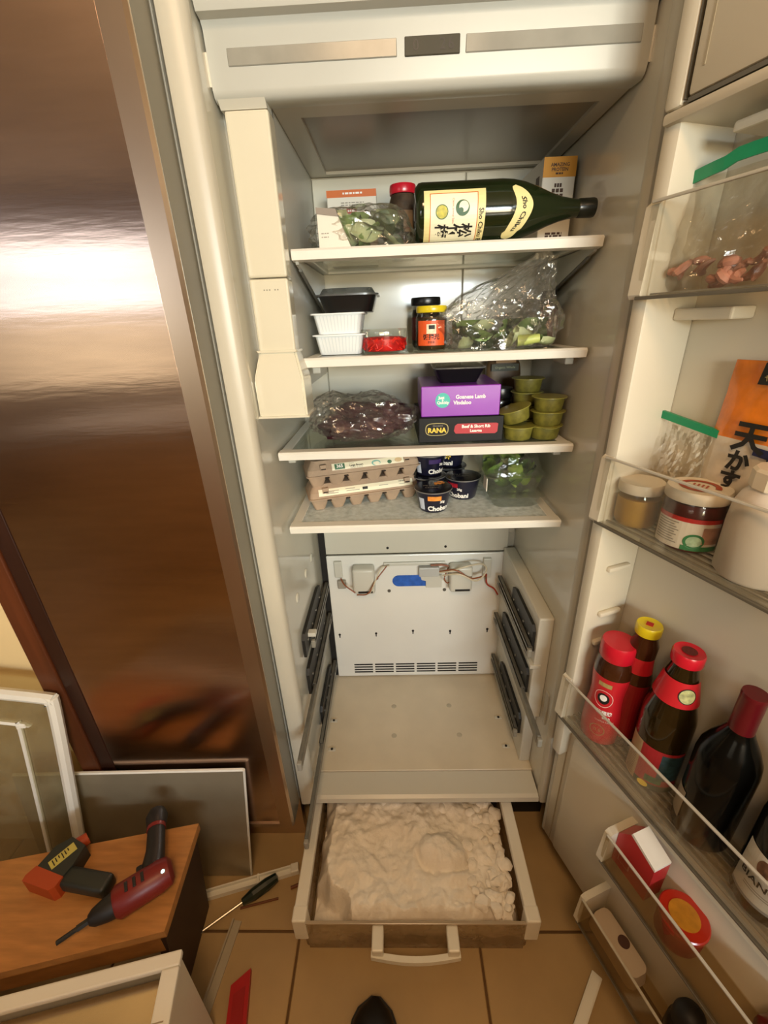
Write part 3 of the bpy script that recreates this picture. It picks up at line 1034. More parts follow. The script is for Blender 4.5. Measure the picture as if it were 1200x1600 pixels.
MB_(0.080, 0.004, 0.0045, 0.0516).build('seal_motif', SEALG, lb)
MB_(0.046, 0.005, 0.0115, 0.0513).build('seal', SEALG, lb)
MB_(0.046, 0.005, 0.0100, 0.0515).build('seal_motif', SEALY, lb)
# neck label: wavy band over the shoulder
nl = MB()
vs, fs = [], []
prof_r = [(0.160, 0.0505), (0.180, 0.049), (0.200, 0.045), (0.225, 0.037)]


def rad_at(x):
    for (a, ra), (b, rb) in zip(prof_r, prof_r[1:]):
        if x <= b:
            return ra + (rb - ra) * max(0, (x - a)) / (b - a)
    return prof_r[-1][1]


for i in range(25):
    q = i / 24
    s = -0.034 + 0.09 * q
    wv = 0.004 * math.sin(q * 9.0)
    half = 0.0155 * math.sqrt(max(0.0, 1 - abs(2 * q - 1) ** 4)) + 0.0003
    for k in range(5):
        x = 0.184 + 0.014 * math.sin(q * 5.4 - 0.6) * 0.8 + wv * 0.3 + half * (k / 2 - 1) - 0.004 * (q > 0.8)
        r = rad_at(x) + 0.0004
        a = s / 0.047
        vs.append((x, -r * math.cos(a), -r * math.sin(a)))
for i in range(24):
    for k in range(4):
        a = i * 5 + k
        fs.append((a, a + 1, a + 6, a + 5))
nk = MB().add(vs, fs).build('neck_label', CREAMP, t, smooth=True)


def neckfn(x, y):
    q = 0.52 + x / 0.09
    xx = 0.184 + 0.0112 * math.sin(q * 5.4 - 0.6) + y
    r = rad_at(xx) + 0.0010
    a = (-0.034 + 0.09 * q) / 0.047
    return (xx, -r * math.cos(a), -r * math.sin(a))


lettering('Sho Chiku', 0.0125, INK, nk, neckfn, bold=0.0003)

# carton with an orange top at the right
t = carton('protein_carton', 'tall white carton with an orange top band at the right end of the top shelf', 'carton', (0.352, 1.165, Z1 - 0.002), (0.068, 0.15, 0.166), R(2.0), PAPER)
y = -0.075
OR2 = P('amber_print', '#d09028', 0.5, var=0.05)
face(t, 'top_band', -0.034, 0.034, 0.132, 0.166, y, OR2)
face(t, 'bottom_band', -0.034, 0.034, 0.0, 0.018, y, P('rust_print', '#8e3a18', 0.5))
lettering('AMAZING', 0.0085, BROWNP, t, front_of(y - 0.0009, 0, 0.1525), bold=0.0002)
lettering('PROTEIN', 0.0085, BROWNP, t, front_of(y - 0.0009, 0, 0.1445), bold=0.0002)
bars(t, 'print', (-0.008, 0.008), (0.1365,), 0.004, 0.003, y - 0.0006, BROWNP)
m = MB()
for r_, (z, hw) in enumerate(((0.118, 0.008), (0.109, 0.0125), (0.100, 0.013), (0.091, 0.011), (0.082, 0.0085), (0.0735, 0.009), (0.065, 0.008))):
    for q in range(3):
        x = -hw + q * hw * 0.68
        m.box((x, y - 0.0007, z - 0.003), (x + hw * 0.5, y, z + 0.0035))
m.build('boot_print', BROWNP, t)
bars(t, 'print', (-0.018, 0.018), (0.026, 0.031), 0.008, 0.004, y, BROWNP)
bars(t, 'print', (-0.018, 0.018), (0.008,), 0.006, 0.003, y - 0.0006, PAPER)
MB().box((-0.0346, -0.055, 0.06), (-0.034, -0.035, 0.14)).build('side_print', BROWNP, t)
MB().box((-0.0346, -0.02, 0.06), (-0.034, -0.005, 0.13)).build('side_print', P('tan_print', '#8a7660', 0.6), t)

# ================================================================== second shelf
TRAYW = P('foam_white', '#dfe4e4', 0.5, var=0.03)


def ribbed_tray(label, z):
    t = thing('ribbed_tray', label, 'tray', (-0.117, 1.075, z), group='stacked white ribbed trays')
    m = MB().frustum(0.092, 0.125, 0.106, 0.142, 0, 0.039, 0.012)
    m.build('tray_body', TRAYW, t, smooth=True)
    rb = MB()
    for k in range(13):
        x = -0.040 + k * 0.0067
        f = 1.0
        rb.add([(x - 0.001, -0.0628, 0.002), (x + 0.001, -0.0628, 0.002), (x * 1.15 + 0.001, -0.0718, 0.037), (x * 1.15 - 0.001, -0.0718, 0.037),
                (x - 0.001, -0.0605, 0.002), (x + 0.001, -0.0605, 0.002), (x * 1.15 + 0.001, -0.0695, 0.037), (x * 1.15 - 0.001, -0.0695, 0.037)],
               [(0, 1, 2, 3), (4, 7, 6, 5), (0, 3, 7, 4), (1, 5, 6, 2)])
    rb.build('ribs', P('foam_rib', '#cfd6d8', 0.5), t)['kind'] = 'stuff'
    MB().frustum(0.118, 0.152, 0.118, 0.152, 0.039, 0.042, 0.012).build('rim', TRAYW, t, smooth=True)
    return t


ribbed_tray('lower of the two stacked white ribbed trays on the second shelf', Z2 - 0.001)
ribbed_tray('upper white ribbed tray, directly under the black takeout container', Z2 + 0.0415)
t = thing('takeout_container', 'black takeout container with clear lid on top of the white trays', 'container', (-0.094, 1.07, Z2 + 0.0840))
MB().frustum(0.104, 0.12, 0.124, 0.142, 0, 0.032, 0.03, seg=8).build('bowl', BLACK, t, smooth=True)
MB().frustum(0.136, 0.152, 0.136, 0.152, 0.032, 0.0355, 0.032, seg=8).build('rim', P('grey_rim', '#4c4d4b', 0.25), t, smooth=True)
MB().frustum(0.122, 0.138, 0.108, 0.124, 0.0355, 0.047, 0.028, seg=8).build('clear_lid', film('lid_clear', '#c9cbc6', 0.4, '#8f918c', base=0.1), t, smooth=True)
# round clear tub of red food
t = thing('round_tub', 'round clear tub of shredded red food beside the white trays', 'tub', (-0.018, 1.045, Z2 - 0.001))
MB().lathe([(0.0001, 0), (0.046, 0), (0.050, 0.004), (0.0525, 0.034), (0.0535, 0.044), (0.052, 0.049), (0.0001, 0.0495)], 40).build('clear_tub', GLASSJ, t, smooth=True)
RED = P('red_food', '#c41616', 0.4, var=0.35, vscale=60, bump=0.4, bscale=80)
m = MB().lathe([(0.0001, 0.003), (0.045, 0.003), (0.048, 0.006), (0.050, 0.028), (0.040, 0.0325), (0.0001, 0.034)], 32)
m.build('red_filling', RED, t, smooth=True)
rnd = random.Random(5)
m = MB()
for k in range(60):
    a = rnd.uniform(R(-175), R(-5))
    z = rnd.uniform(0.006, 0.030)
    da = rnd.uniform(-0.25, 0.25)
    m.tube([(0.0497 * math.cos(a), 0.0497 * math.sin(a), z), (0.0500 * math.cos(a + da), 0.0500 * math.sin(a + da), min(0.032, max(0.005, z + rnd.uniform(-0.01, 0.01))))], 0.0014, 5)
m.build('shreds', P('red_shred', '#e02a1e', 0.35), t)['kind'] = 'stuff'
# jars
YLID = P('yellow_lid', '#d8c21c', 0.3, coat=0.3)
OIL = P('dark_chili_oil', '#3a2a0e', 0.3, var=0.4, vscale=50)
t, hb = jar('chili_jar', 'glass jar with a yellow lid and an orange label on the second shelf', (0.088, 1.030, Z2 - 0.001), 0.0345, 0.091, 0.030, 0.0335, 0.012, YLID, OIL, 0.86)
ac = facing(0.088, 1.03)
OL = P('orange_label', '#d8551f', 0.45, var=0.05)
lb = MB().patch(0.0349, ac - 0.95, ac + 0.95, 0.012, 0.062).build('front_label', OL, t)
MB().patch(0.0351, ac - 0.30, ac + 0.30, 0.036, 0.055).build('picture_panel', P('picture_pale', '#e8d9b8', 0.5, var=0.3, vscale=90), lb)
MB().patch(0.0352, ac - 0.16, ac + 0.22, 0.045, 0.053).build('picture_mark', INK, lb)
lettering('饭扫光', 0.0125, INK, lb, on_cyl(0.0353, ac, 0.029), bold=0.0003)
lettering('野香菌', 0.0050, INK, lb, on_cyl(0.0353, ac, 0.0185))
t, hb = jar('dark_jar', 'dark glass jar with a black lid behind the yellow-lidded jar', (0.082, 1.120, Z2 - 0.001), 0.034, 0.112, 0.030, 0.035, 0.016, BLACK, P('dark_paste', '#2a1a10', 0.4), 0.9)
MB().patch(0.0345, R(-170), R(-60), 0.02, 0.07).build('paper_label', P('maroon_label', '#5b2018', 0.5), t)
# square brown bottle at the right
t = thing('sauce_bottle', 'dark brown square bottle with a black cap at the right of the second shelf', 'bottle', (0.366, 1.11, Z2 - 0.001))
BRB = P('brown_glass', '#2c1509', 0.15, var=0.1, coat=0.4)
MB().frustum(0.042, 0.042, 0.042, 0.042, 0, 0.085, 0.008).frustum(0.042, 0.042, 0.028, 0.028, 0.085, 0.094, 0.01).build('glass_body', BRB, t, smooth=True)
MB().lathe([(0.017, 0.094), (0.0175, 0.096), (0.0175, 0.112), (0.016, 0.114), (0.0001, 0.114)], 24).build('cap', BLACK, t, smooth=True)
lb = MB().box((-0.0205, -0.0216, 0.012), (0.0205, -0.021, 0.075)).build('front_label', P('brown_label', '#5a2a18', 0.5), t)
MB().box((0.012, -0.0221, 0.018), (0.017, -0.0216, 0.062)).build('barcode_strip', PAPER, lb)
lettering('8', 0.010, WINK, lb, front_of(-0.0222, 0.0, 0.058))
# big clear bag
t = thing('produce_bag', 'large clear plastic bag of green vegetables bulging on the second shelf', 'bag', (0.235, 1.02, Z2 - 0.001))
leaves(t, 34, ((-0.09, -0.045, 0.006), (0.10, 0.045, 0.050)), 0.055, (LEAF, LEAFD, LEAF2), 8)
MB().tube([(0.03, -0.045, 0.016), (0.075, -0.05, 0.02)], [0.012, 0.009], 10).build('stalk', P('celery_pale', '#b9c46a', 0.45), t, smooth=True)


def bagtop(p):
    k = max(0.0, p.z - 0.055)
    if k > 0:
        q = min(1, k / 0.12)
        s = 1 - 0.72 * q ** 1.3
        cx = 0.03 + 0.085 * q
        p = Vector((cx + (p.x - cx) * s, p.y * (1 - 0.75 * q), 0.055 + k * 0.98))
    p.x = min(p.x, 0.128)
    return p


vs, fs = crumple((0.0, 0, 0.080), (0.122, 0.070, 0.100), 7, 78, 46, 0.18, 0.15, 4.2, floor=0.0005, top=bagtop)
MB().add(vs, fs).build('plastic_film', BAGFILM, t)

# ================================================================== third shelf
# bag of dark purple produce
t = thing('produce_bag', 'clear bag holding dark purple produce at the left of the third shelf', 'bag', (-0.072, 1.055, Z3 - 0.001))
PURP = P('dark_purple', '#3d1020', 0.35, var=0.5, vscale=14, bump=0.2, bscale=30, coat=0.3)
for (cx, cy, cz, rx, ry, rz_, sd) in ((-0.045, -0.012, 0.026, 0.058, 0.046, 0.028, 11), (0.015, -0.010, 0.030, 0.056, 0.048, 0.032, 12), (0.068, 0.005, 0.046, 0.042, 0.040, 0.030, 14), (-0.010, 0.012, 0.052, 0.060, 0.034, 0.026, 15)):
    vs, fs = crumple((cx, cy, cz), (rx, ry, rz_), sd, 30, 18, 0.3, 0.16, 3.0, floor=0.002)
    MB().add(vs, fs).build('produce', PURP, t, smooth=True)


def bag2(p):
    if p.x < -0.05 and p.z > 0.05:
        p = Vector((p.x - (p.z - 0.05) * 0.3, p.y, p.z * 1.12))
    return p


vs, fs = crumple((-0.006, 0, 0.046), (0.122, 0.074, 0.050), 13, 64, 34, 0.2, 0.14, 3.8, floor=0.0005, top=bag2)
MB().add(vs, fs).build('plastic_film', BAGFILM, t)
# black lasagna box with the purple box on it
BOXK = P('black_card', '#0d0d0f', 0.5, var=0.1, spec=0.25)
t = carton('lasagna_box', 'black lasagna box under the purple box on the third shelf', 'box', (0.151, 1.065, Z3 - 0.001), (0.193, 0.20, 0.058), R(0.5), BOXK)
y = -0.100
lg = []
for k in range(24):
    a = 2 * PI * k / 24
    lg.append((-0.055 + 0.0265 * math.copysign(abs(math.cos(a)) ** 0.55, math.cos(a)), 0.031 + 0.0145 * math.copysign(abs(math.sin(a)) ** 0.7, math.sin(a))))
MB().prism(lg, y - 0.0006, y, 'y').build('emblem_border', P('gold_ink', '#a89a5c', 0.4), t)
MB().prism([(-0.055 + (px_ + 0.055) * 0.93, 0.031 + (pz - 0.031) * 0.90) for px_, pz in lg], y - 0.0009, y, 'y').build('emblem_field', BOXK, t)
lettering('RANA', 0.0155, YELINK, t, front_of(y - 0.0012, -0.055, 0.0285), bold=0.0006, sx=1.0)
lettering('Giovanni', 0.0065, GREYINK, t, front_of(y - 0.0012, -0.053, 0.0395))
rr = [(-0.012, 0.020), (0.078, 0.018), (0.083, 0.022), (0.084, 0.040), (0.080, 0.042), (-0.008, 0.0425), (-0.014, 0.038), (-0.016, 0.026)]
MB().prism(rr, y - 0.0006, y, 'y').build('red_banner', P('crimson', '#a81626', 0.4), t)
lettering('Beef & Short Rib', 0.0098, WINK, t, front_of(y - 0.0009, 0.034, 0.0355), bold=0.0003, sx=0.98)
lettering('Lasagna', 0.0088, WINK, t, front_of(y - 0.0009, 0.034, 0.0255), bold=0.0003)
PB = P('purple_card', '#8b33b0', 0.35, var=0.05, coat=0.3)
t = carton('ready_meal_box', 'bright purple lamb vindaloo box lying on the black box', 'box', (0.151, 1.066, Z3 + 0.0575), (0.176, 0.19, 0.067), R(-0.8), PB)
y = -0.095
MB().lathe([(0.0165, 0), (0.0165, 0.0006), (0.0001, 0.0006)], 32, Matrix.Translation((-0.040, y, 0.036)) @ Matrix.Rotation(R(90), 4, 'X')).build('round_badge', TEALINK, t)
lettering('Just', 0.0085, WINK, t, front_of(y - 0.0009, -0.043, 0.042), bold=0.0004)
lettering('&', 0.0060, WINK, t, front_of(y - 0.0009, -0.040, 0.0362), bold=0.0002)
lettering('Quickly', 0.0085, WINK, t, front_of(y - 0.0009, -0.0395, 0.031), bold=0.0003)
lettering('Goanese Lamb', 0.0120, WINK, t, front_of(y - 0.0006, 0.022, 0.0425), bold=0.0004, sx=0.92)
lettering('Vindaloo', 0.0120, WINK, t, front_of(y - 0.0006, 0.004, 0.0300), bold=0.0004, sx=0.92)
# black tray with clear lid on top of the boxes
t = thing('black_tray', 'black food tray with a clear lid on top of the purple box', 'tray', (0.152, 1.075, Z3 + 0.1245))
MB().frustum(0.085, 0.11, 0.112, 0.14, 0, 0.032, 0.012).build('tray_body', BLACK, t, smooth=True)
MB().frustum(0.118, 0.146, 0.118, 0.146, 0.032, 0.035, 0.014).build('rim', film('rim_film', '#dddddd', 0.3, '#aaaaaa'), t, smooth=True)
MB().frustum(0.108, 0.136, 0.10, 0.126, 0.035, 0.043, 0.012).build('clear_lid', CLEAR, t, smooth=True)
# brown packet at the back right
t = thing('grain_packet', 'brown packet with a dark green label behind the green dip cups', 'packet', (0.300, 1.225, Z3 - 0.001))
vs, fs = crumple((0, 0, 0.085), (0.046, 0.022, 0.088), 17, 28, 18, 0.08, 0.03, 2.5, floor=0.0005, power=0.6)
MB().add(vs, fs).build('packet', P('kraft', '#5b452c', 0.45, var=0.2, vscale=30), t, smooth=True)
lb = MB().box((-0.036, -0.0285, 0.128), (0.036, -0.0275, 0.146)).build('green_label', P('dark_green_label', '#2c3220', 0.5), t)
lettering('Organic Whole', 0.0085, P('pale_ink', '#9aa07a', 0.5), lb, front_of(-0.0288, 0, 0.137))
MB().box((-0.025, -0.028, 0.149), (0.028, -0.0272, 0.158)).build('tan_band', P('tan_band', '#a8865c', 0.5), t)
# black-lidded jar half hidden
t, hb = jar('black_jar', 'glossy black jar half hidden behind the green dip cups', (0.272, 1.115, Z3 - 0.001), 0.030, 0.098, 0.026, 0.031, 0.022, BLACK, P('black_food', '#1b1310', 0.3), 0.9)
# green dip cups
GUAC = P('guacamole', '#6b6624', 0.55, var=0.3, vscale=70)
CUPF = P('cup_lid_film', '#8a853a', 0.3, var=0.1, vscale=30, coat=0.3)


def dip_cup(label, x, y, z, rx=0, ry=0, tab=0):
    t = thing('dip_cup', label, 'cup', (x, y, z), (rx, ry, 0), group='green dip cups')
    MB().lathe([(0.0001, 0), (0.028, 0), (0.030, 0.003), (0.0335, 0.027), (0.0335, 0.029)], 30).build('cup_body', GUAC, t, smooth=True)
    MB().lathe([(0.0335, 0.029), (0.0385, 0.0292), (0.0385, 0.0308), (0.032, 0.0312), (0.0001, 0.0305)], 30).build('lid', CUPF, t, smooth=True)
    if tab:
        MB().prism([(-0.018, -0.034), (0.018, -0.034), (0.012, -0.044), (0.0, -0.048), (-0.012, -0.044)], 0.0292, 0.0306).build('peel_tab', CUPF, t)
    return t


dip_cup('bottom green dip cup of the front right stack', 0.349, 0.985, Z3 - 0.001, tab=1)
dip_cup('middle green dip cup of the front right stack', 0.352, 0.985, Z3 + 0.0305)
dip_cup('top green dip cup of the front right stack', 0.352, 0.987, Z3 + 0.0620)
dip_cup('front green dip cup standing next to the black lasagna box', 0.287, 0.985, Z3 - 0.001)
dip_cup('tilted green dip cup leaning on the stacked ones', 0.284, 0.992, Z3 + 0.039, ry=R(-17))
dip_cup('uppermost green dip cup, at the back behind the stack', 0.325, 1.068, Z3 + 0.0935)
dip_cup('rear green dip cup directly under the uppermost one', 0.325, 1.068, Z3 + 0.062)
dip_cup('rear green dip cup, second from the shelf, behind the stack', 0.325, 1.068, Z3 + 0.0305)
dip_cup('rear green dip cup standing on the shelf at the bottom of its stack', 0.325, 1.068, Z3 - 0.001)

# ================================================================== lowest shelf
PULP = P('carton_pulp', '#a8917a', 0.85, var=0.08, vscale=30, bump=0.35, bscale=120)
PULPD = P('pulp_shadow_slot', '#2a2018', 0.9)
LABW = P('egg_label', '#e9e2c6', 0.5, var=0.03)


def egg_carton(label, z, which):
    t = thing('egg_carton', label, 'egg carton', (-0.093, 1.090, z), (0, 0, R(16.5)), group='stacked egg cartons')
    L, Wd = 0.298, 0.104
    # lower half: cups
    cup = MB()
    for i in range(6):
        for j in range(2):
            cx, cy = -L / 2 + 0.0255 + i * 0.0494, -0.025 + j * 0.050
            cup.frustum(0.026, 0.026, 0.0492, 0.0520, 0.0, 0.034, 0.007, cx=cx, cy=cy, seg=3)
    cup.build('cup_tray', PULP, t, smooth=True)
    MB().frustum(L + 0.004, Wd + 0.008, L + 0.006, Wd + 0.010, 0.033, 0.0365, 0.010).build('rim', PULP, t, smooth=True)
    lid = MB().frustum(L, Wd + 0.002, L - 0.006, Wd - 0.004, 0.0365, 0.050, 0.010)
    lid.frustum(L - 0.006, Wd - 0.004, L - 0.030, Wd - 0.032, 0.050, 0.070, 0.012)
    lid.build('lid', PULP, t, smooth=True)
    yb = -(Wd + 0.010) / 2
    for i in range(5):
        x = -L / 2 + 0.050 + i * 0.0494
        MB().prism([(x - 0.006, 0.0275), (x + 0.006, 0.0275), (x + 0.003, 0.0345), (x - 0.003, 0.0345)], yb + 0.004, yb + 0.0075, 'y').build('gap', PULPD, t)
    for x in (-0.107, 0.113):
        la = MB().box((x - 0.008, -0.0535, 0.049), (x + 0.008, -0.0480, 0.0635), 0.001).build('latch', PULP, t)
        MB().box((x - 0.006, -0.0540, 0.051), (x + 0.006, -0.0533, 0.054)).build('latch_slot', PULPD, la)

    # sloping front of the lid: from (y=-0.051, z=0.038) up to (y=-0.040,z=0.066)
    def slope(x, s, d=0.0008):
        # s runs up the front face of the lid
        if s < 0.0125:
            yy, zz = -0.0530 + s * 0.22, 0.0375 + s
        else:
            q = s - 0.0125
            yy, zz = -0.0503 + q * 0.57, 0.050 + q * 0.82
        return (x, yy - d, zz + d * 0.6)

    def slab(x0, x1, s0, s1, d=0.0008):
        m = MB()
        st = [s0 + (s1 - s0) * k / 6 for k in range(7)]
        vs = []
        for s in st:
            vs += [slope(x0, s, d), slope(x1, s, d)]
        return m.add(vs, [(2 * k, 2 * k + 1, 2 * k + 3, 2 * k + 2) for k in range(6)])
    if which == 'top':
        lb = slab(-0.085, 0.105, 0.008, 0.0255).build('paper_label', LABW, t)
        slab(-0.078, -0.052, 0.0095, 0.0240, 0.0011).build('green_badge', P('badge_green', '#3e6b4c', 0.5), lb)
        lettering('365', 0.0115, WINK, lb, lambda x, y: slope(-0.065 + x, 0.0175 + y, 0.0014), bold=0.0004)
        lettering('Large Brown', 0.0068, INK, lb, lambda x, y: slope(-0.022 + x, 0.0160 + y, 0.0011), bold=0.0002)
        lettering('GRADE A EGGS', 0.0048, GREYINK, lb, lambda x, y: slope(-0.022 + x, 0.0105 + y, 0.0011))
        lettering('Organic', 0.0040, GREYINK, lb, lambda x, y: slope(-0.034 + x, 0.0225 + y, 0.0011))
        MB().add([slope(0.030 + 0.012 * math.cos(2 * PI * k / 20), 0.0155 + 0.0075 * math.sin(2 * PI * k / 20), 0.0011) for k in range(20)], [tuple(range(20))]).build('print_blob', P('teal_print', '#7fb5a8', 0.5), lb)
        MB().add([slope(0.032 + 0.008 * math.cos(2 * PI * k / 20), 0.0135 + 0.0055 * math.sin(2 * PI * k / 20), 0.0013) for k in range(20)], [tuple(range(20))]).build('print_blob', LABW, lb)
        MB().add([slope(0.066 + 0.006 * math.cos(2 * PI * k / 16), 0.0140 + 0.005 * math.sin(2 * PI * k / 16), 0.0011) for k in range(16)], [tuple(range(16))]).build('round_mark', P('badge_green', '#3e6b4c', 0.5), lb)
        MB().add([slope(0.090 + 0.010 * math.cos(2 * PI * k / 16), 0.0165 + 0.006 * math.sin(2 * PI * k / 16), 0.0011) for k in range(16)], [tuple(range(16))]).build('print_blob', P('egg_tan', '#d6b98c', 0.5), lb)
        # top print
        tp = lambda xc, yc: (lambda x, y: (xc + x, yc + y, 0.0706))
        MB().box((-0.105, -0.020, 0.0698), (-0.058, 0.000, 0.0704), 0).build('dark_badge', P('pulp_ink', '#3c3f34', 0.7), t)
        lettering('365', 0.013, PULP, t, tp(-0.081, -0.010), bold=0.0004)
        lettering('Large Brown', 0.0135, P('pulp_ink', '#3c3f34', 0.7), t, tp(0.006, -0.013), bold=0.0003)
        lettering('GRADE A EGGS', 0.0085, P('pulp_ink', '#3c3f34', 0.7), t, tp(0.002, -0.027))
        MB().lathe([(0.030, 0.0700), (0.030, 0.0705), (0.0001, 0.0705)], 24, Matrix.Translation((0.085, 0.008, 0)) @ Matrix.Diagonal((1, 0.6, 1, 1))).build('print_blob', P('pulp_ink', '#3c3f34', 0.7), t)
    else:
        lb = slab(-0.125, 0.128, 0.004, 0.022).build('paper_label', LABW, t)
        m = MB()
        rnd_ = random.Random(4)
        x = 0.090
        while x < 0.116:
            w_ = rnd_.choice((0.0007, 0.0012, 0.0018))
            m.add([slope(x, 0.0095, 0.0012), slope(x + w_, 0.0095, 0.0012), slope(x + w_, 0.0205, 0.0012), slope(x, 0.0205, 0.0012)], [(0, 1, 2, 3)])
            x += w_ + rnd_.choice((0.0008, 0.0012))
        m.build('barcode', INK, lb)
        for (x0, x1, s) in ((-0.108, -0.072, 0.0145), (-0.108, -0.085, 0.0115), (-0.106, -0.074, 0.0085), (-0.055, -0.030, 0.0150), (-0.053, -0.018, 0.0095), (0.035, 0.060, 0.0125)):
            m = slab(x0, x1, s, s + 0.0016, 0.0011)
            m.build('small_print', GREYINK, lb)
        slab(-0.010, 0.004, 0.0085, 0.0155, 0.0012).build('dark_mark', INK, lb)
    return t


egg_carton('lower egg carton of the stack, with a barcode label', Z4 - 0.001, 'bottom')
egg_carton('upper grey pulp egg carton with a printed lid', Z4 + 0.0605, 'top')

# yogurt cups
YCUP = P('yogurt_cup_dark', '#17172a', 0.3, var=0.08, coat=0.3)
YLIDM = P('yogurt_lid', '#1b1a20', 0.22, metal=0.3, var=0.2, vscale=40)
YRIM = P('yogurt_rim', '#8d8c8a', 0.3, metal=0.5)


def yogurt(label, x, y, z, accent, word, turn=0.0, side=None):
    t = thing('yogurt_cup', label, 'yogurt cup', (x, y, z), group='dark yogurt cups')
    MB().lathe([(0.0001, 0), (0.033, 0), (0.036, 0.004), (0.0445, 0.050), (0.0455, 0.056)], 40).build('cup_body', YCUP, t, smooth=True)
    MB().lathe([(0.0455, 0.0545), (0.0485, 0.0555), (0.0485, 0.0580), (0.0470, 0.0582)], 40, cap=False).build('rim', YRIM, t, smooth=True)
    ld = MB().lathe([(0.0475, 0.0578), (0.0475, 0.0590), (0.044, 0.0595), (0.0001, 0.0588)], 40).build('foil_lid', YLIDM, t, smooth=True)
    ac = facing(x, y)
    rz = lambda zz: 0.036 + (zz - 0.004) * 0.0085 / 0.046 + 0.0006
    fn = lambda a, zc: (lambda xx, yy: (rz(zc + yy) * math.cos(a + xx / 0.04), rz(zc + yy) * math.sin(a + xx / 0.04), zc + yy))
    if word:
        lettering(word, 0.0185, WINK, t, fn(ac + turn, 0.0125), bold=0.0007)
    lettering('20g', 0.0090, WINK, t, fn(ac + turn + 0.15, 0.031), bold=0.0004)
    m = MB().patch(rz(0.040), ac + turn - 0.75, ac + turn + 0.05, 0.036, 0.048, 8, r1=rz(0.048))
    m.build('colour_patch', accent, t)
    if side:
        m = MB().patch(rz(0.008), ac - 0.95, ac - 0.55, 0.008, 0.040, 5, r1=rz(0.040))
        w = m.build('barcode_panel', P('barcode_white', '#c6cfdc', 0.5), t)
    # print on the lid
    tl = lambda xc, yc: (lambda xx, yy: (xc + xx, yc + yy, 0.0600))
    lettering('20g protein', 0.009, GREYINK, ld, tl(-0.005, 0.005))
    lettering('Chobani', 0.010, GREYINK, ld, tl(-0.004, -0.010))
    if accent in (FRUITY, FRUITO):
        m = MB()
        rnd_ = random.Random(int(x * 1000))
        for k in range(7):
            cx, cy, r_ = 0.018 + rnd_.uniform(-0.010, 0.010), 0.024 + rnd_.uniform(-0.008, 0.008), 0.005
            m.lathe([(r_, 0.0596), (r_ * 0.7, 0.0604), (0.0001, 0.0606)], 8, Matrix.Translation((cx, cy, 0)))
        m.build('fruit_print', accent, ld)
    return t


FRUITO = P('accent_orange', '#d98a3a', 0.4, var=0.3, vscale=80)
FRUITY = P('accent_yellow', '#d9b93c', 0.4, var=0.3, vscale=80)
FRUITR = P('accent_red', '#a01d2c', 0.4, var=0.3, vscale=80)
PURPI = P('accent_purple', '#3b2a5e', 0.4)
yogurt('front left dark yogurt cup with orange fruit on its lid', 0.094, 1.012, Z4 - 0.001, FRUITO, 'Chobani', 0.45, True)
yogurt('dark yogurt cup right of the front one, nearest the salad box', 0.182, 1.092, Z4 - 0.001, FRUITR, 'Chobani', -0.35)
yogurt('bottom dark yogurt cup behind the front left one, against the egg cartons', 0.090, 1.112, Z4 - 0.001, PURPI, '', 0)
yogurt('bottom dark yogurt cup at the back, under the cup with the yellow flower', 0.158, 1.190, Z4 - 0.001, PURPI, '', 0)
yogurt('upper dark yogurt cup next to the egg carton, with a barcode panel', 0.092, 1.122, Z4 + 0.059, PURPI, 'Chobani', 0.75, True)
t = yogurt('upper dark yogurt cup with a yellow flower print at the back', 0.158, 1.194, Z4 + 0.059, FRUITY, 'Chobani', -0.55)
m = MB()
ac = facing(0.158, 1.194)
for k in range(5):
    a = 2 * PI * k / 5
    r_ = 0.0445
    m.add([(r_ * math.cos(ac - 0.10 + (0.007 * math.cos(a + q)) / 0.04 * s), r_ * math.sin(ac - 0.10 + (0.007 * math.cos(a + q)) / 0.04 * s), 0.034 + 0.008 * math.sin(a + q) * s) for q, s in ((0, 0.1), (0.35, 0.8), (0, 1.1), (-0.35, 0.8))], [(0, 1, 2, 3)])
m.build('flower_print', YELINK, t)

# clear clamshells at the right
CLAM = film('clamshell', '#fcfdfa', 0.05, '#e6eadf', base=0.04, gain=0.45, rough=0.05, bump=0.3, bscale=30)


def clamshell(name, label, loc, rotz, w, d, h, dome, rx=0.0):
    t = thing(name, label, 'clamshell', loc, (rx, 0, rotz))
    MB().frustum(w * 0.8, d * 0.82, w * 0.96, d * 0.96, 0, h, 0.018, open_top=True).build('clear_base', CLAM, t, smooth=True)
    MB().frustum(w * 1.06, d * 1.04, w * 1.06, d * 1.04, h, h + 0.0022, 0.02).build('flange', CLAM, t, smooth=True)
    if dome:
        MB().frustum(w * 0.95, d * 0.95, w * 0.78, d * 0.82, h + 0.0022, h + dome, 0.02).build('clear_lid', CLAM, t, smooth=True)
        for sx in (-0.25, 0, 0.25):
            MB().box((sx * w - 0.003, -d * 0.42, h + dome - 0.001), (sx * w + 0.003, d * 0.4, h + dome + 0.0015), 0.001).build('lid_rib', CLAM, t)
    return t


clamshell('empty_clamshell', 'empty clear plastic tray under the salad clamshell on the lowest shelf', (0.305, 1.085, Z4 - 0.001), R(0), 0.13, 0.20, 0.032, 0)
t = clamshell('salad_clamshell', 'clear clamshell packed with salad greens at the right of the lowest shelf', (0.300, 1.095, Z4 + 0.036), R(0), 0.145, 0.205, 0.045, 0.045)
leaves(t, 46, ((-0.050, -0.075, 0.010), (0.050, 0.075, 0.074)), 0.055, (P('salad_green', '#5c7a2e', 0.45, var=0.4, vscale=30), P('salad_dark', '#33481a', 0.45, var=0.4, vscale=30), P('salad_light', '#83993f', 0.45, var=0.3, vscale=30)), 21)
MB().box((-0.072, -0.088, 0.006), (-0.070, -0.05, 0.040)).build('paper_label', PAPER, t)

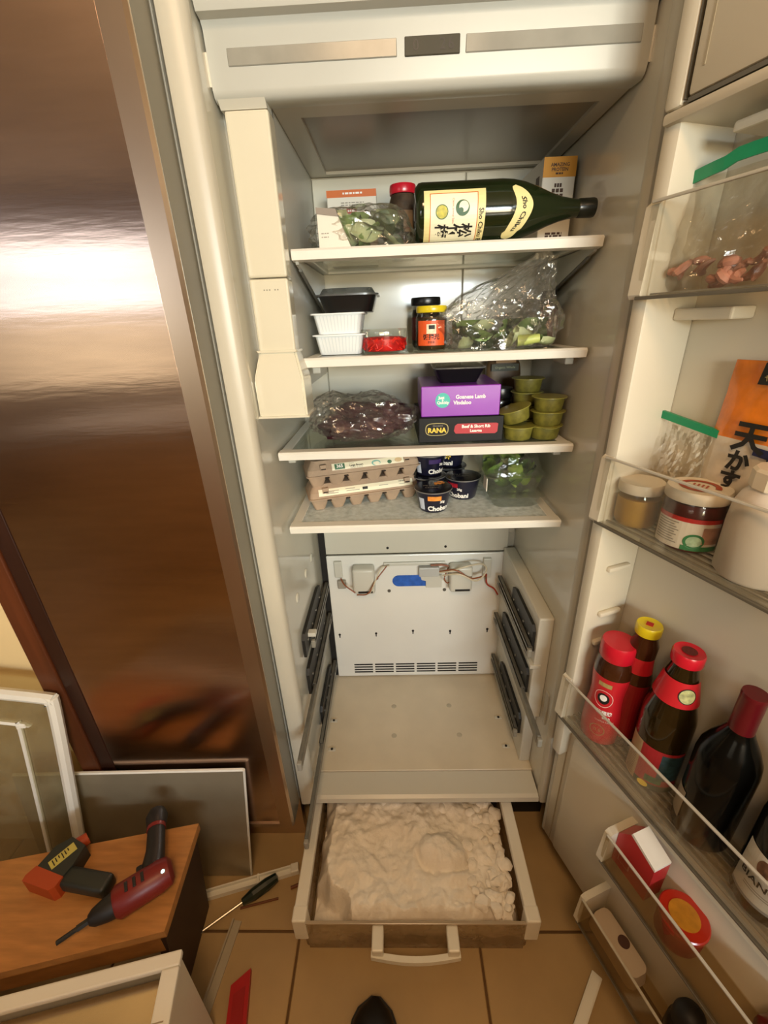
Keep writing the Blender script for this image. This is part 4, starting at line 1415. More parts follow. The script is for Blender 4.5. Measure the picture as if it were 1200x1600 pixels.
# ================================================================== things in the door
def dthing(name, label, cat, u, v, z, group=None, tilt=0):
    p = D(u, v, z)
    t = thing(name, label, cat, p, (0, 0, DA), group=group)
    return t


def dface(u, v):
    """angle to the viewer in the door thing's own frame"""
    p = D(u, v, 0)
    return math.atan2(-p.y, -p.x) - DA


ZB2, ZB3, ZB4, ZB5, ZB6 = 1.483, 1.1065, 0.5905, 0.431, 0.166
ZIP = P('zip_green', '#12885a', 0.35, var=0.08, vscale=30)
ZFILM = film('zip_bag_film', '#faf8f4', 0.035, '#e2dccc', base=0.03, gain=0.35, rough=0.05, bump=0.5, bscale=30)


def sheet_bag(t, w, h, bulge, sd, low=0.35, skew=0.0):
    """flat bag: two creased sheets joined at the rim, fuller near the bottom"""
    nx, nz = 22, 22
    vs, fs = [], []
    for s in (-1, 1):
        for j in range(nz + 1):
            for i in range(nx + 1):
                a, b = i / nx, j / nz
                x = (a - 0.5) * w * (1 - 0.06 * math.sin(PI * b))
                prof = (math.sin(PI * a) ** 0.5 if 0 < a < 1 else 0) * (min(1, b / 0.08) ** 0.5) * (max(0, 1 - b) ** 0.6 * (1 - low) + low * math.sin(PI * min(1, b)))
                cr = abs(noise.noise(Vector((x * 45, b * 6, sd + s)))) + 0.6 * abs(noise.noise(Vector((x * 90, b * 13, sd - s))))
                y = s * (0.0006 + bulge * prof * (1.15 - 0.9 * cr)) + 0.006 * noise.noise(Vector((x * 20, b * 3, sd * 2.0)))
                vs.append((x, y, h * b + skew * (a - 0.5) * b + 0.0005))
    n1 = (nx + 1) * (nz + 1)
    for s in range(2):
        for j in range(nz):
            for i in range(nx):
                a = s * n1 + j * (nx + 1) + i
                fs.append((a, a + 1, a + nx + 2, a + nx + 1))
    return MB().add(vs, fs).build('plastic_film', ZFILM, t)


# zip bag of shrimp
t = dthing('zip_bag', 'zip bag with a green seal holding pinkish frozen shrimp in the upper door basket', 'bag', 0.075, -0.045, ZB2)
PINK = P('shrimp_pink', '#b8806c', 0.45, var=0.3, vscale=40)
rnd = random.Random(31)
for k in range(24):
    c = Vector((rnd.uniform(-0.055, 0.050), rnd.uniform(-0.02, 0.02), rnd.uniform(0.010, 0.040)))
    a0 = rnd.uniform(0, 6.28)
    r_ = rnd.uniform(0.009, 0.012)
    mt = Matrix.Translation(c) @ Matrix.Rotation(rnd.uniform(-1, 1), 4, 'X') @ Matrix.Rotation(rnd.uniform(-1, 1), 4, 'Y')
    path = [(r_ * math.cos(a0 + q * 0.6), r_ * math.sin(a0 + q * 0.6), 0) for q in range(6)]
    MB().tube(path, [0.003, 0.0055, 0.006, 0.0055, 0.004, 0.002], 7, mt).build('shrimp', PINK, t, smooth=True)
sheet_bag(t, 0.165, 0.140, 0.030, 33)
m = MB()
n = 14
for i in range(n + 1):
    q = i / n
    x = -0.082 + 0.21 * q
    yv = -0.006 * math.sin(q * 5)
    zz = 0.136 + 0.008 * math.sin(q * 3.0) + 0.004 * (q > 0.3)
    m.v += [(x, yv, zz), (x, yv - 0.001, zz + 0.015), (x, yv + 0.002, zz + 0.015), (x, yv + 0.003, zz)]
for i in range(n):
    for k in range(4):
        a, b = i * 4 + k, i * 4 + (k + 1) % 4
        m.f.append((a, b, b + 4, a + 4))
m.build('green_seal', ZIP, t)
# tan packet further along
t = dthing('flat_packet', 'tan flat packet leaning at the right of the upper door basket', 'packet', 0.215, -0.060, ZB2)
MB().prism([(-0.052, 0), (0.06, 0), (0.075, 0.10), (-0.025, 0.105)], -0.012, 0.012, 'y').build('packet', P('packet_tan', '#c69a6a', 0.4, var=0.2, vscale=18, coat=0.3), t)
m = MB()
for k in range(6):
    m.box((0.005 - k * 0.001, -0.0128, 0.02 + k * 0.009), (0.05, -0.012, 0.025 + k * 0.009))
m.build('print', P('packet_brown', '#7a4a24', 0.5), t)

# third basket: mustard, jam, white bottle, zip bag, orange bag
WLID = P('white_lid', '#ddd2bd', 0.4, var=0.03)
MUST = P('mustard', '#c69a3c', 0.5, var=0.1, vscale=20)


def djar(*a, **k):
    name, label, u, v, z = a[:5]
    t, hb = jar(name, label, (0, 0, 0), *a[5:], **k)
    t.location = D(u, v, z)
    t.rotation_euler = (0, 0, DA)
    return t, hb


t, hb = djar('mustard_jar', 'small jar of yellow mustard with a white lid in the door', 0.040, -0.038, ZB3, 0.036, 0.082, 0.033, 0.0365, 0.017, WLID, MUST, fill=0.82)
JAM = P('red_jam', '#56110e', 0.3, var=0.25, vscale=20)
t, hb = djar('jam_jar', 'red jam jar with white lid and a green and white label in the door', 0.132, -0.046, ZB3, 0.0445, 0.102, 0.040, 0.0445, 0.017, WLID, JAM, fill=0.95)
ac = dface(0.132, -0.046)
lb = MB().patch(0.0450, ac - 1.15, ac + 1.05, 0.010, 0.058).build('front_label', P('label_white', '#dad0bd', 0.5, var=0.03), t)
MB().patch(0.0452, ac - 1.15, ac + 1.05, 0.056, 0.063).build('red_band', REDINK, lb)
MB().patch(0.0453, ac - 0.10, ac + 1.05, 0.010, 0.018).build('green_band', GREENINK, lb)
MB().patch(0.0452, ac + 0.45, ac + 1.05, 0.022, 0.050).build('fruit_print', P('fruit_beige', '#b88d78', 0.5, var=0.3, vscale=50), lb)
sg = MB().add([(0.0456 * math.cos(ac + 0.25 + 0.0145 * math.cos(2 * PI * k / 24) / 0.0456), 0.0456 * math.sin(ac + 0.25 + 0.0145 * math.cos(2 * PI * k / 24) / 0.0456), 0.026 + 0.0125 * math.sin(2 * PI * k / 24)) for k in range(24)], [tuple(range(24))])
sg.build('round_seal', GREENINK, lb)
sg = MB().add([(0.0458 * math.cos(ac + 0.25 + 0.0105 * math.cos(2 * PI * k / 24) / 0.0456), 0.0458 * math.sin(ac + 0.25 + 0.0105 * math.cos(2 * PI * k / 24) / 0.0456), 0.026 + 0.009 * math.sin(2 * PI * k / 24)) for k in range(24)], [tuple(range(24))])
sg.build('seal_centre', P('seal_pale', '#a9c3a0', 0.5, var=0.3, vscale=90), lb)
m = MB()
for k in range(9):
    z = 0.018 + k * 0.0042
    m.patch(0.0453, ac - 1.05, ac - 0.25 - 0.04 * ((k * 7) % 5), z, z + 0.0016, 8)
m.build('small_print', GREYINK, lb)
# lid print ring
m = MB()
for r0, r1, a0, a1 in ((0.020, 0.028, 0.3, 5.6),):
    n = 40
    for i in range(n):
        aa, ab = a0 + (a1 - a0) * i / n, a0 + (a1 - a0) * (i + 1) / n
        m.quad((r0 * math.cos(aa), r0 * math.sin(aa), 0.1025), (r1 * math.cos(aa), r1 * math.sin(aa), 0.1025), (r1 * math.cos(ab), r1 * math.sin(ab), 0.1025), (r0 * math.cos(ab), r0 * math.sin(ab), 0.1025))
m.build('lid_ring_print', P('rust_ring', '#a5492a', 0.5), t)
for k in range(4):
    MB().box((-0.010 + k * 0.006, -0.010, 0.1022), (-0.0075 + k * 0.006, 0.008, 0.1027), 0, Matrix.Rotation(0.4, 4, 'Z')).build('lid_mark', P('rust_ring', '#a5492a', 0.5), t)
# white bottle with facetted cap
t = dthing('white_bottle', 'plain white plastic bottle with a white cap in the door basket', 'bottle', 0.234, -0.047, ZB3)
MB().lathe([(0.0001, 0.001), (0.042, 0), (0.047, 0.006), (0.0475, 0.080), (0.046, 0.105), (0.040, 0.122), (0.033, 0.130), (0.032, 0.134)], 44).build('bottle_body', P('bottle_white', '#cfc4b4', 0.45, var=0.02), t, smooth=True)
MB().lathe([(0.0345, 0.132), (0.036, 0.134), (0.036, 0.156), (0.033, 0.160), (0.0001, 0.1605)], 12).build('cap', P('cap_cream', '#ddd1b8', 0.4), t)
# zip bag behind the mustard
t = dthing('zip_bag', 'flat zip bag with a green seal behind the mustard jar', 'bag', 0.045, -0.088, ZB3)
sheet_bag(t, 0.134, 0.180, 0.013, 41, 0.5, -0.016)
m = MB()
m.prism([(-0.066, 0.186), (0.066, 0.168), (0.066, 0.180), (-0.066, 0.199)], -0.003, 0.003, 'y').build('green_seal', ZIP, t)
# orange bag with brush lettering
t = dthing('tempura_bag', 'orange and clear Japanese food bag standing in the door', 'bag', 0.180, -0.092, ZB3)
pts = [(-0.088, 0.0), (0.09, 0.0), (0.092, 0.29), (-0.076, 0.278)]
OBAG = P('orange_bag', '#d2720f', 0.28, var=0.22, vscale=28, coat=0.5, bump=0.3, bscale=40)
vs, fs = [], []
nx, nz_ = 14, 18
for s in (-1, 1):
    for j in range(nz_ + 1):
        for i in range(nx + 1):
            a, b = i / nx, j / nz_
            x = (-0.088 + 0.012 * b) * (1 - a) + 0.092 * a
            bul = max(0, math.sin(PI * a)) ** 0.5 * max(0, 1 - b * 0.98) ** 0.4 * 0.014
            yy = s * (0.0008 + bul) + 0.003 * noise.noise(Vector((x * 40, b * 9, 1)))
            vs.append((x, yy, 0.284 * b))
ns = (nx + 1) * (nz_ + 1)
fo, fc = [], []
for s in range(2):
    for j in range(nz_):
        for i in range(nx):
            a = s * ns + j * (nx + 1) + i
            q = (a, a + 1, a + nx + 2, a + nx + 1)
            (fo if j >= 11 else fc).append(q)
for j in range(nz_):
    for i in (0, nx):
        a = j * (nx + 1) + i
        (fo if j >= 11 else fc).append((a, a + ns, a + ns + nx + 1, a + nx + 1))
MB().add(vs, fo).build('orange_top', OBAG, t, smooth=True)
MB().add(vs, fc).build('clear_window', P('bag_white', '#cfc3ae', 0.35, var=0.12, vscale=40, coat=0.4), t, smooth=True)


def bagfn(xc, zc):
    def fn(x, y):
        X, Zz = xc + x, zc + y
        b = min(1, max(0, Zz / 0.284))
        a = (X + 0.088) / 0.18
        bul = max(0, math.sin(PI * min(1, max(0, a)))) ** 0.5 * max(0, 1 - b * 0.98) ** 0.4 * 0.014
        return (X, -(0.0008 + bul) - 0.0045, Zz)
    return fn


def bagpoly(pts, name, mat):
    f = bagfn(0, 0)
    return MB().add([f(*p) for p in pts], [tuple(range(len(pts)))]).build(name, mat, t)


bagpoly([(-0.034, 0.254), (0.012, 0.254), (0.014, 0.283), (-0.032, 0.283)], 'black_badge', INK)
GOLD = P('gold_print', '#a8935a', 0.4, var=0.1)
f2 = bagfn(0, 0)
m = MB()
for (cx, cz, w_) in ((-0.010, 0.274, 0.016), (-0.010, 0.2795, 0.022)):
    m.add([tuple(Vector(f2(*p)) + Vector((0, -0.0006, 0))) for p in ((cx - w_ / 2, cz - 0.004), (cx - w_ / 2 + 0.003, cz - 0.0015), (cx, cz + 0.003), (cx + w_ / 2 - 0.003, cz - 0.0015), (cx + w_ / 2, cz - 0.004), (cx, cz))], [(0, 1, 2, 5), (5, 2, 3, 4)])
m.build('gold_emblem', GOLD, t)
lettering('ヤマヒデ', 0.0088, GOLD, t, lambda x, y: tuple(Vector(bagfn(-0.010, 0.2625)(x, y)) + Vector((0, -0.0008, 0))), bold=0.0002)
lettering('天', 0.047, INK, t, bagfn(-0.020, 0.178), bold=0.0016)
lettering('か', 0.034, INK, t, bagfn(-0.026, 0.142), bold=0.0014)
lettering('す', 0.032, INK, t, bagfn(-0.030, 0.112), bold=0.0014)
lettering('の', 0.085, INK, t, bagfn(0.068, 0.200), bold=0.003)
NAVY = P('navy_print', '#1c1f3f', 0.45)
bagpoly([(-0.010, 0.158), (0.085, 0.146), (0.085, 0.160), (-0.010, 0.170)], 'navy_roof', NAVY)
for x in (0.010, 0.036, 0.062):
    bagpoly([(x, 0.125), (x + 0.008, 0.124), (x + 0.008, 0.158), (x, 0.160)], 'navy_post', NAVY)
bagpoly([(0.010, 0.122), (0.075, 0.116), (0.075, 0.124), (0.010, 0.130)], 'navy_beam', NAVY)
CRUMB = P('crumb', '#b08a5a', 0.7, var=0.3, vscale=90)
m = MB()
rnd = random.Random(9)
for k in range(90):
    p = Vector(bagfn(rnd.uniform(-0.075, 0.08), rnd.uniform(0.01, 0.085))(0, 0))
    m.lathe([(0.0001, -0.003), (0.0032, 0), (0.0001, 0.003)], 6, Matrix.Translation(p))
m.build('crumbs', CRUMB, t)['kind'] = 'stuff'

# fourth basket: bottles
t = dthing('squeeze_bottle', 'red plastic squeeze bottle with a red screw cap in the lower door basket', 'bottle', 0.068, -0.040, ZB4)
SQ = P('red_sleeve', '#c2202a', 0.32, var=0.06, coat=0.3)
SAUCE = P('brown_sauce', '#3c1d0c', 0.2, var=0.15, coat=0.5)
MB().lathe([(0.0001, 0.002), (0.034, 0.0), (0.039, 0.006), (0.040, 0.04), (0.0385, 0.075), (0.0345, 0.110), (0.034, 0.135), (0.0365, 0.165), (0.0375, 0.185)], 40).build('sleeve', SQ, t, smooth=True)
MB().lathe([(0.0374, 0.185), (0.0365, 0.200), (0.033, 0.216), (0.030, 0.222), (0.029, 0.232)], 40).build('bottle_neck', SAUCE, t, smooth=True)
cap = MB().lathe([(0.0325, 0.224), (0.0335, 0.226), (0.0335, 0.256), (0.0315, 0.262), (0.0001, 0.2625)], 40).build('cap', REDLID, t, smooth=True)
ac = dface(0.068, -0.04)


def sq_r(z):
    pr = [(0.0, 0.034), (0.006, 0.039), (0.04, 0.040), (0.075, 0.0385), (0.110, 0.0345), (0.135, 0.034), (0.165, 0.0365), (0.185, 0.0375)]
    for (z0, r0), (z1, r1) in zip(pr, pr[1:]):
        if z <= z1:
            return r0 + (r1 - r0) * (z - z0) / (z1 - z0)
    return 0.0375


def sqfn(da, zc, d=0.0008):
    return lambda x, y: ((sq_r(zc + y) + d) * math.cos(ac + da + x / 0.037), (sq_r(zc + y) + d) * math.sin(ac + da + x / 0.037), zc + y)


def ring(fn, r0, r1, ry, name, mat, par, n=32):
    m = MB()
    for i in range(n):
        a, b = 2 * PI * i / n, 2 * PI * (i + 1) / n
        if r0 > 0:
            m.quad(fn(r0 * math.cos(a), r0 * ry * math.sin(a)), fn(r1 * math.cos(a), r1 * ry * math.sin(a)), fn(r1 * math.cos(b), r1 * ry * math.sin(b)), fn(r0 * math.cos(b), r0 * ry * math.sin(b)))
        else:
            m.add([fn(0, 0), fn(r1 * math.cos(a), r1 * ry * math.sin(a)), fn(r1 * math.cos(b), r1 * ry * math.sin(b))], [(0, 1, 2)])
    return m.build(name, mat, par)


ring(sqfn(-0.15, 0.130), 0.0185, 0.0200, 1.15, 'badge_ring', P('pink_white', '#e8b8b0', 0.4), t)
ring(sqfn(-0.15, 0.130), 0.0, 0.0125, 1.15, 'badge_centre', INK, t)
ring(sqfn(-0.15, 0.132, 0.0012), 0.0, 0.0075, 1.1, 'badge_mark', WINK, t)
MB().add([sqfn(-0.2, 0.168)(x, y) for x, y in ((-0.013, -0.005), (-0.004, -0.005), (0.005, -0.005), (0.013, -0.005), (0.013, 0.006), (0.005, 0.006), (-0.004, 0.006), (-0.013, 0.006))], [(0, 1, 6, 7), (1, 2, 5, 6), (2, 3, 4, 5)]).build('gold_mark', GOLD, t)
lettering('熊貓牌', 0.0105, WINK, t, sqfn(0.05, 0.094), bold=0.0003)
lettering('蠔油', 0.0075, WINK, t, sqfn(0.20, 0.081), bold=0.0002)
lettering('OYSTER SAUCE', 0.0052, WINK, t, sqfn(0.15, 0.072))
ring(sqfn(-0.1, 0.045), 0.0125, 0.0140, 1.1, 'lower_ring', GOLD, t)
lettering('0.5', 0.011, GOLD, t, sqfn(-0.1, 0.045))


def long_bottle(name, label, u, v, R0, H, capm, glass, neck_r, cap_r, cap_h, body_h):
    t = dthing(name, label, 'bottle', u, v, ZB4)
    hb = H - cap_h
    MB().lathe([(0.0001, 0.003), (R0 * 0.86, 0), (R0 * 0.98, 0.006), (R0, 0.014), (R0, body_h), (R0 * 0.96, body_h + 0.012), (R0 * 0.78, body_h + (hb - body_h) * 0.35), (neck_r * 1.25, body_h + (hb - body_h) * 0.75), (neck_r, hb - 0.012), (neck_r, hb)], 40).build('glass_body', glass, t, smooth=True)
    MB().lathe([(cap_r * 0.97, hb - 0.003), (cap_r, hb), (cap_r, H - 0.004), (cap_r * 0.93, H), (cap_r * 0.85, H - 0.001), (0.0001, H - 0.001)], 36).build('cap', capm, t, smooth=True)
    return t


t = long_bottle('sauce_bottle', 'slim dark sauce bottle with a yellow cap behind the red squeeze bottle', 0.095, -0.073, 0.029, 0.315, YLID, SAUCE, 0.020, 0.0235, 0.018, 0.18)
MB().patch(0.0264, dface(0.095, -0.073) - 1.3, dface(0.095, -0.073) + 1.3, 0.205, 0.270, 16, r1=0.0215).build('red_sleeve', SQ, t)
MB().patch(0.0294, dface(0.095, -0.073) - 1.4, dface(0.095, -0.073) + 1.4, 0.03, 0.178, 16).build('red_body_label', P('deep_red_label', '#8a1418', 0.4), t)
MB().box((-0.006, -0.006, 0.3142), (0.006, 0.006, 0.3152), 0, Matrix.Rotation(0.5, 4, 'Z')).build('cap_print', REDINK, t)
OIL2 = P('dark_soy_glass', '#241a08', 0.1, var=0.2, coat=0.6)
t = long_bottle('sauce_bottle', 'big brown sauce bottle with a red cap and a red neck label', 0.182, -0.062, 0.044, 0.325, REDLID, OIL2, 0.021, 0.0255, 0.020, 0.175)
ac = dface(0.182, -0.062)
rl = MB()
vs, fs = [], []
for i in range(17):
    a = ac - 1.5 + 3.0 * i / 16
    for (r_, z) in ((0.0365, 0.224), (0.0268, 0.274)):
        vs.append(((r_ + 0.0012) * math.cos(a), (r_ + 0.0012) * math.sin(a), z))
for i in range(16):
    fs.append((2 * i, 2 * i + 2, 2 * i + 3, 2 * i + 1))
nl = rl.add(vs, fs).build('neck_label', SQ, t, smooth=True)
fnn = lambda x, y: ((0.0318 + 0.0018 - y * 0.19) * math.cos(ac + 0.55 + x / 0.032), (0.0318 + 0.0018 - y * 0.19) * math.sin(ac + 0.55 + x / 0.032), 0.250 + y)
ring(fnn, 0.0, 0.0125, 1.1, 'neck_badge', P('pale_green_print', '#b4b57c', 0.5, var=0.35, vscale=90), nl)
ring(fnn, 0.0125, 0.0140, 1.1, 'neck_badge_ring', INK, nl)
lb = MB().patch(0.0445, ac - 1.3, ac - 0.55, 0.010, 0.115).build('side_label', P('side_label_tan', '#b59a74', 0.5), t)
m = MB()
for k in range(12):
    m.patch(0.0447, ac - 1.2, ac - 0.68, 0.016 + k * 0.0055, 0.0175 + k * 0.0055, 5)
m.build('small_print', BROWNP, lb)
lb = MB().patch(0.0445, ac - 0.55, ac + 1.2, 0.010, 0.115).build('picture_label', P('picture_red', '#a3262a', 0.4, var=0.1), t)
MB().patch(0.0447, ac + 0.25, ac + 1.2, 0.040, 0.108).build('picture_sea', P('picture_teal', '#2f4a50', 0.4, var=0.5, vscale=60), lb)
MB().patch(0.0448, ac - 0.15, ac + 0.5, 0.028, 0.045).build('picture_leaves', P('picture_leaf', '#3f6a3c', 0.4, var=0.6, vscale=90), lb)
MB().patch(0.0448, ac - 0.55, ac + 1.2, 0.010, 0.024).build('picture_base', P('picture_dark_green', '#2e3a1c', 0.4), lb)
ring(lambda x, y: (0.0451 * math.cos(ac - 0.15 + x / 0.045), 0.0451 * math.sin(ac - 0.15 + x / 0.045), 0.017 + y), 0.0, 0.0095, 0.8, 'yellow_badge', YELINK, lb)
ring(lambda x, y: (0.0262 * 0 + x, y, 0.3250), 0.0, 0.012, 1.0, 'cap_print', P('cap_dark_print', '#5a1a16', 0.5, var=0.4, vscale=200), t)
# wine bottles
WG = P('wine_glass', '#0a0a08', 0.16, var=0.1, spec=0.25)
FOILR = P('red_capsule', '#5a0f16', 0.3, var=0.08)
t = dthing('wine_bottle', 'dark wine bottle with a dark red capsule in the door', 'bottle', 0.290, -0.055, ZB4)
MB().lathe([(0.0001, 0.012), (0.030, 0.002), (0.040, 0.002), (0.044, 0.010), (0.0445, 0.185), (0.042, 0.205), (0.034, 0.226), (0.023, 0.248), (0.0175, 0.262), (0.0160, 0.275), (0.0160, 0.330)], 44).build('glass_body', WG, t, smooth=True)
MB().lathe([(0.0172, 0.255), (0.0178, 0.257), (0.0172, 0.275), (0.0172, 0.328), (0.0178, 0.330), (0.0170, 0.336), (0.0001, 0.336)], 32).build('capsule', FOILR, t, smooth=True)
ac = dface(0.29, -0.055)
lb = MB().patch(0.0450, ac - 1.6, ac - 0.75, 0.035, 0.10).build('paper_label', P('wine_label', '#a8a08c', 0.55), t)
t = dthing('wine_bottle', 'wine bottle with a white paper label, cut by the right edge of the picture', 'bottle', 0.400, -0.050, ZB4)
MB().lathe([(0.0001, 0.012), (0.030, 0.002), (0.040, 0.002), (0.044, 0.010), (0.0445, 0.185), (0.042, 0.205), (0.034, 0.226), (0.023, 0.248), (0.0175, 0.262), (0.0160, 0.275), (0.0160, 0.335)], 44).build('glass_body', WG, t, smooth=True)
ac = dface(0.40, -0.05)
lb = MB().patch(0.0450, ac - 1.05, ac + 1.0, 0.030, 0.135, 20).build('paper_label', P('wine_label_white', '#cfcabb', 0.5), t)
ring(lambda x, y: (0.0454 * math.cos(ac - 0.25 + x / 0.045), 0.0454 * math.sin(ac - 0.25 + x / 0.045), 0.112 + y), 0.0, 0.010, 1.7, 'crest', P('crest_brown', '#6a4a34', 0.5, var=0.4, vscale=120), lb)
lettering('BIANCO', 0.018, INK, lb, on_cyl(0.0455, ac - 0.1, 0.077), bold=0.0003)
m = MB()
for z in (0.055, 0.060):
    m.patch(0.0454, ac - 0.6, ac + 0.2, z, z + 0.0018, 6)
m.build('small_print', GREYINK, lb)
MB().patch(0.0453, ac - 1.05, ac + 1.0, 0.030, 0.036, 20).build('label_edge', P('label_grey', '#8e8d88', 0.5), lb)

# upper pull-out bin: red packet, red tub
t = dthing('red_packet', 'red packet with a white corner in the small pull-out bin', 'packet', 0.262, 0.018, ZB5)
MB().prism([(-0.042, 0.0), (0.035, 0.0), (0.035, 0.095), (-0.02, 0.115), (-0.042, 0.085)], -0.020, 0.020, 'y').build('packet', P('red_pack', '#b3262a', 0.4, var=0.12, coat=0.3), t)
MB().prism([(-0.020, 0.1152), (0.035, 0.0952), (0.035, 0.1012), (-0.018, 0.122)], -0.020, 0.020, 'y').build('white_edge', PAPER, t)
MB().box((-0.030, -0.0212, 0.02), (-0.005, -0.020, 0.045), 0).build('outlined_square', P('square_pink', '#c98a80', 0.5), t)
MB().box((-0.028, -0.0217, 0.022), (-0.007, -0.0205, 0.043), 0).build('square_field', P('red_pack', '#b3262a', 0.4), t)
t = dthing('red_tub', 'round red tub with a golden disc on its lid in the pull-out bin', 'tub', 0.352, 0.022, ZB5)
MB().lathe([(0.0001, 0), (0.034, 0), (0.036, 0.004), (0.038, 0.050)], 36).build('tub_body', P('tub_red', '#8e1a12', 0.35), t, smooth=True)
MB().lathe([(0.0385, 0.048), (0.039, 0.050), (0.039, 0.058), (0.037, 0.060), (0.0001, 0.060)], 36).build('lid', P('tub_lid', '#a3240f', 0.3, coat=0.3), t, smooth=True)
MB().lathe([(0.024, 0.0602), (0.024, 0.0608), (0.0001, 0.0608)], 30).build('gold_disc', P('gold_disc', '#a8701c', 0.35, var=0.2, vscale=50), t)
t = dthing('snack_bag', 'dark red snack bag further along the pull-out bin', 'bag', 0.545, 0.020, ZB5)
vs, fs = crumple((0, 0, 0.05), (0.065, 0.034, 0.055), 51, 32, 20, 0.15, 0.08, 2.5, floor=0.0005, power=0.8)
MB().add(vs, fs).build('bag', P('maroon_bag', '#5e1a14', 0.3, var=0.4, vscale=18, coat=0.4), t, smooth=True)
# lowest bin: white packet, dark packet
t = dthing('white_packet', 'white sachet with a dark round mark in the lowest door bin', 'packet', 0.275, 0.020, ZB6)
MB().frustum(0.125, 0.050, 0.115, 0.044, 0.0, 0.040, 0.014).build('sachet', P('sachet_white', '#b9a893', 0.45, var=0.06), t, smooth=True)
MB().lathe([(0.012, 0.040), (0.012, 0.0408), (0.0001, 0.0408)], 20, Matrix.Translation((0.005, 0.008, 0))).build('round_mark', P('mark_brown', '#4a3028', 0.5), t)
t = dthing('foil_packet', 'brown foil packet behind the white sachet in the lowest door bin', 'packet', 0.540, 0.020, ZB6)
vs, fs = crumple((0, 0, 0.04), (0.07, 0.034, 0.042), 57, 32, 20, 0.15, 0.08, 2.5, floor=0.0005, power=0.8)
MB().add(vs, fs).build('packet', P('foil_brown', '#5b3a26', 0.35, var=0.4, vscale=20), t, smooth=True)

t = dthing('dark_bottle', 'black bottle with a rounded cap, cut by the bottom edge at the lower right', 'bottle', 0.418, 0.022, ZB6)
MB().lathe([(0.0001, 0), (0.026, 0), (0.029, 0.004), (0.029, 0.085), (0.022, 0.098)], 28).build('bottle_body', BLACK, t, smooth=True)
MB().lathe([(0.0225, 0.096), (0.026, 0.099), (0.026, 0.120), (0.022, 0.134), (0.012, 0.142), (0.0001, 0.144)], 28).build('cap', P('matt_black', '#0f0d0c', 0.6), t, smooth=True)

# ================================================================== drawer of frost in front of the fridge
t = thing('frost_bin', 'shallow clear drawer with white rails pulled out on the floor, full of frost', 'drawer', (0.016, 0.80, 0.0))
B = lambda n, mb, m, p=None, s=False: mb.build(n, m, p or t, smooth=s, world=True)
X0, X1, Y0, Y1, ZT = -0.283, 0.318, 0.530, 1.02, 0.136
DCL = film('drawer_clear', '#e6dcc8', 0.36, '#c9b490', base=0.04, gain=0.35, rough=0.2)
B('base', MB().box((X0 + 0.024, Y0 + 0.006, 0.002), (X1 - 0.024, Y1, 0.008)), DCL)
for a, b in ((X0 + 0.022, X0 + 0.027), (X1 - 0.027, X1 - 0.022)):
    B('side_panel', MB().box((a, Y0 + 0.006, 0.006), (b, Y1, ZT - 0.010)), DCL)
for a, b in ((X0, X0 + 0.031), (X1 - 0.031, X1)):
    B('top_rail', MB().box((a, Y0 + 0.028, ZT - 0.022), (b, Y1, ZT), 0.003), SHF)
    B('corner_block', MB().box((a - 0.002, Y0 - 0.002, 0.050), (b + 0.002, Y0 + 0.032, ZT + 0.001), 0.004), SHF)
B('rear_panel', MB().box((X0 + 0.024, Y1 - 0.004, 0.004), (X1 - 0.024, Y1, ZT - 0.01)), DCL)
fpan = B('clear_front', MB().box((X0 + 0.030, Y0, 0.004), (X1 - 0.030, Y0 + 0.005, ZT - 0.012), 0.001), DCL)
B('front_edge', MB().box((X0 + 0.030, Y0 - 0.001, ZT - 0.016), (X1 - 0.030, Y0 + 0.006, ZT - 0.011), 0.001), P('clear_edge', '#a59680', 0.2), fpan)
hd = MB()
for x in (-0.088, 0.092):
    hd.box((x, 0.482, 0.086), (x + 0.028, 0.532, 0.118), 0.004)
vs, fs = [], []
n = 14
for i in range(n + 1):
    q = i / n
    x = -0.090 + 0.212 * q
    yb = 0.484 - 0.006 * math.sin(PI * q)
    zb = 0.086 - 0.010 * math.sin(PI * q)
    vs += [(x, yb - 0.004, zb - 0.006), (x, yb + 0.008, zb - 0.006), (x, yb + 0.008, zb + 0.010), (x, yb - 0.004, zb + 0.010)]
for i in range(n):
    for k in range(4):
        fs.append((i * 4 + k, i * 4 + (k + 1) % 4, i * 4 + 4 + (k + 1) % 4, i * 4 + 4 + k))
fs += [(0, 3, 2, 1), (n * 4, n * 4 + 1, n * 4 + 2, n * 4 + 3)]
hd.add(vs, fs)
B('handle', hd, SHF)
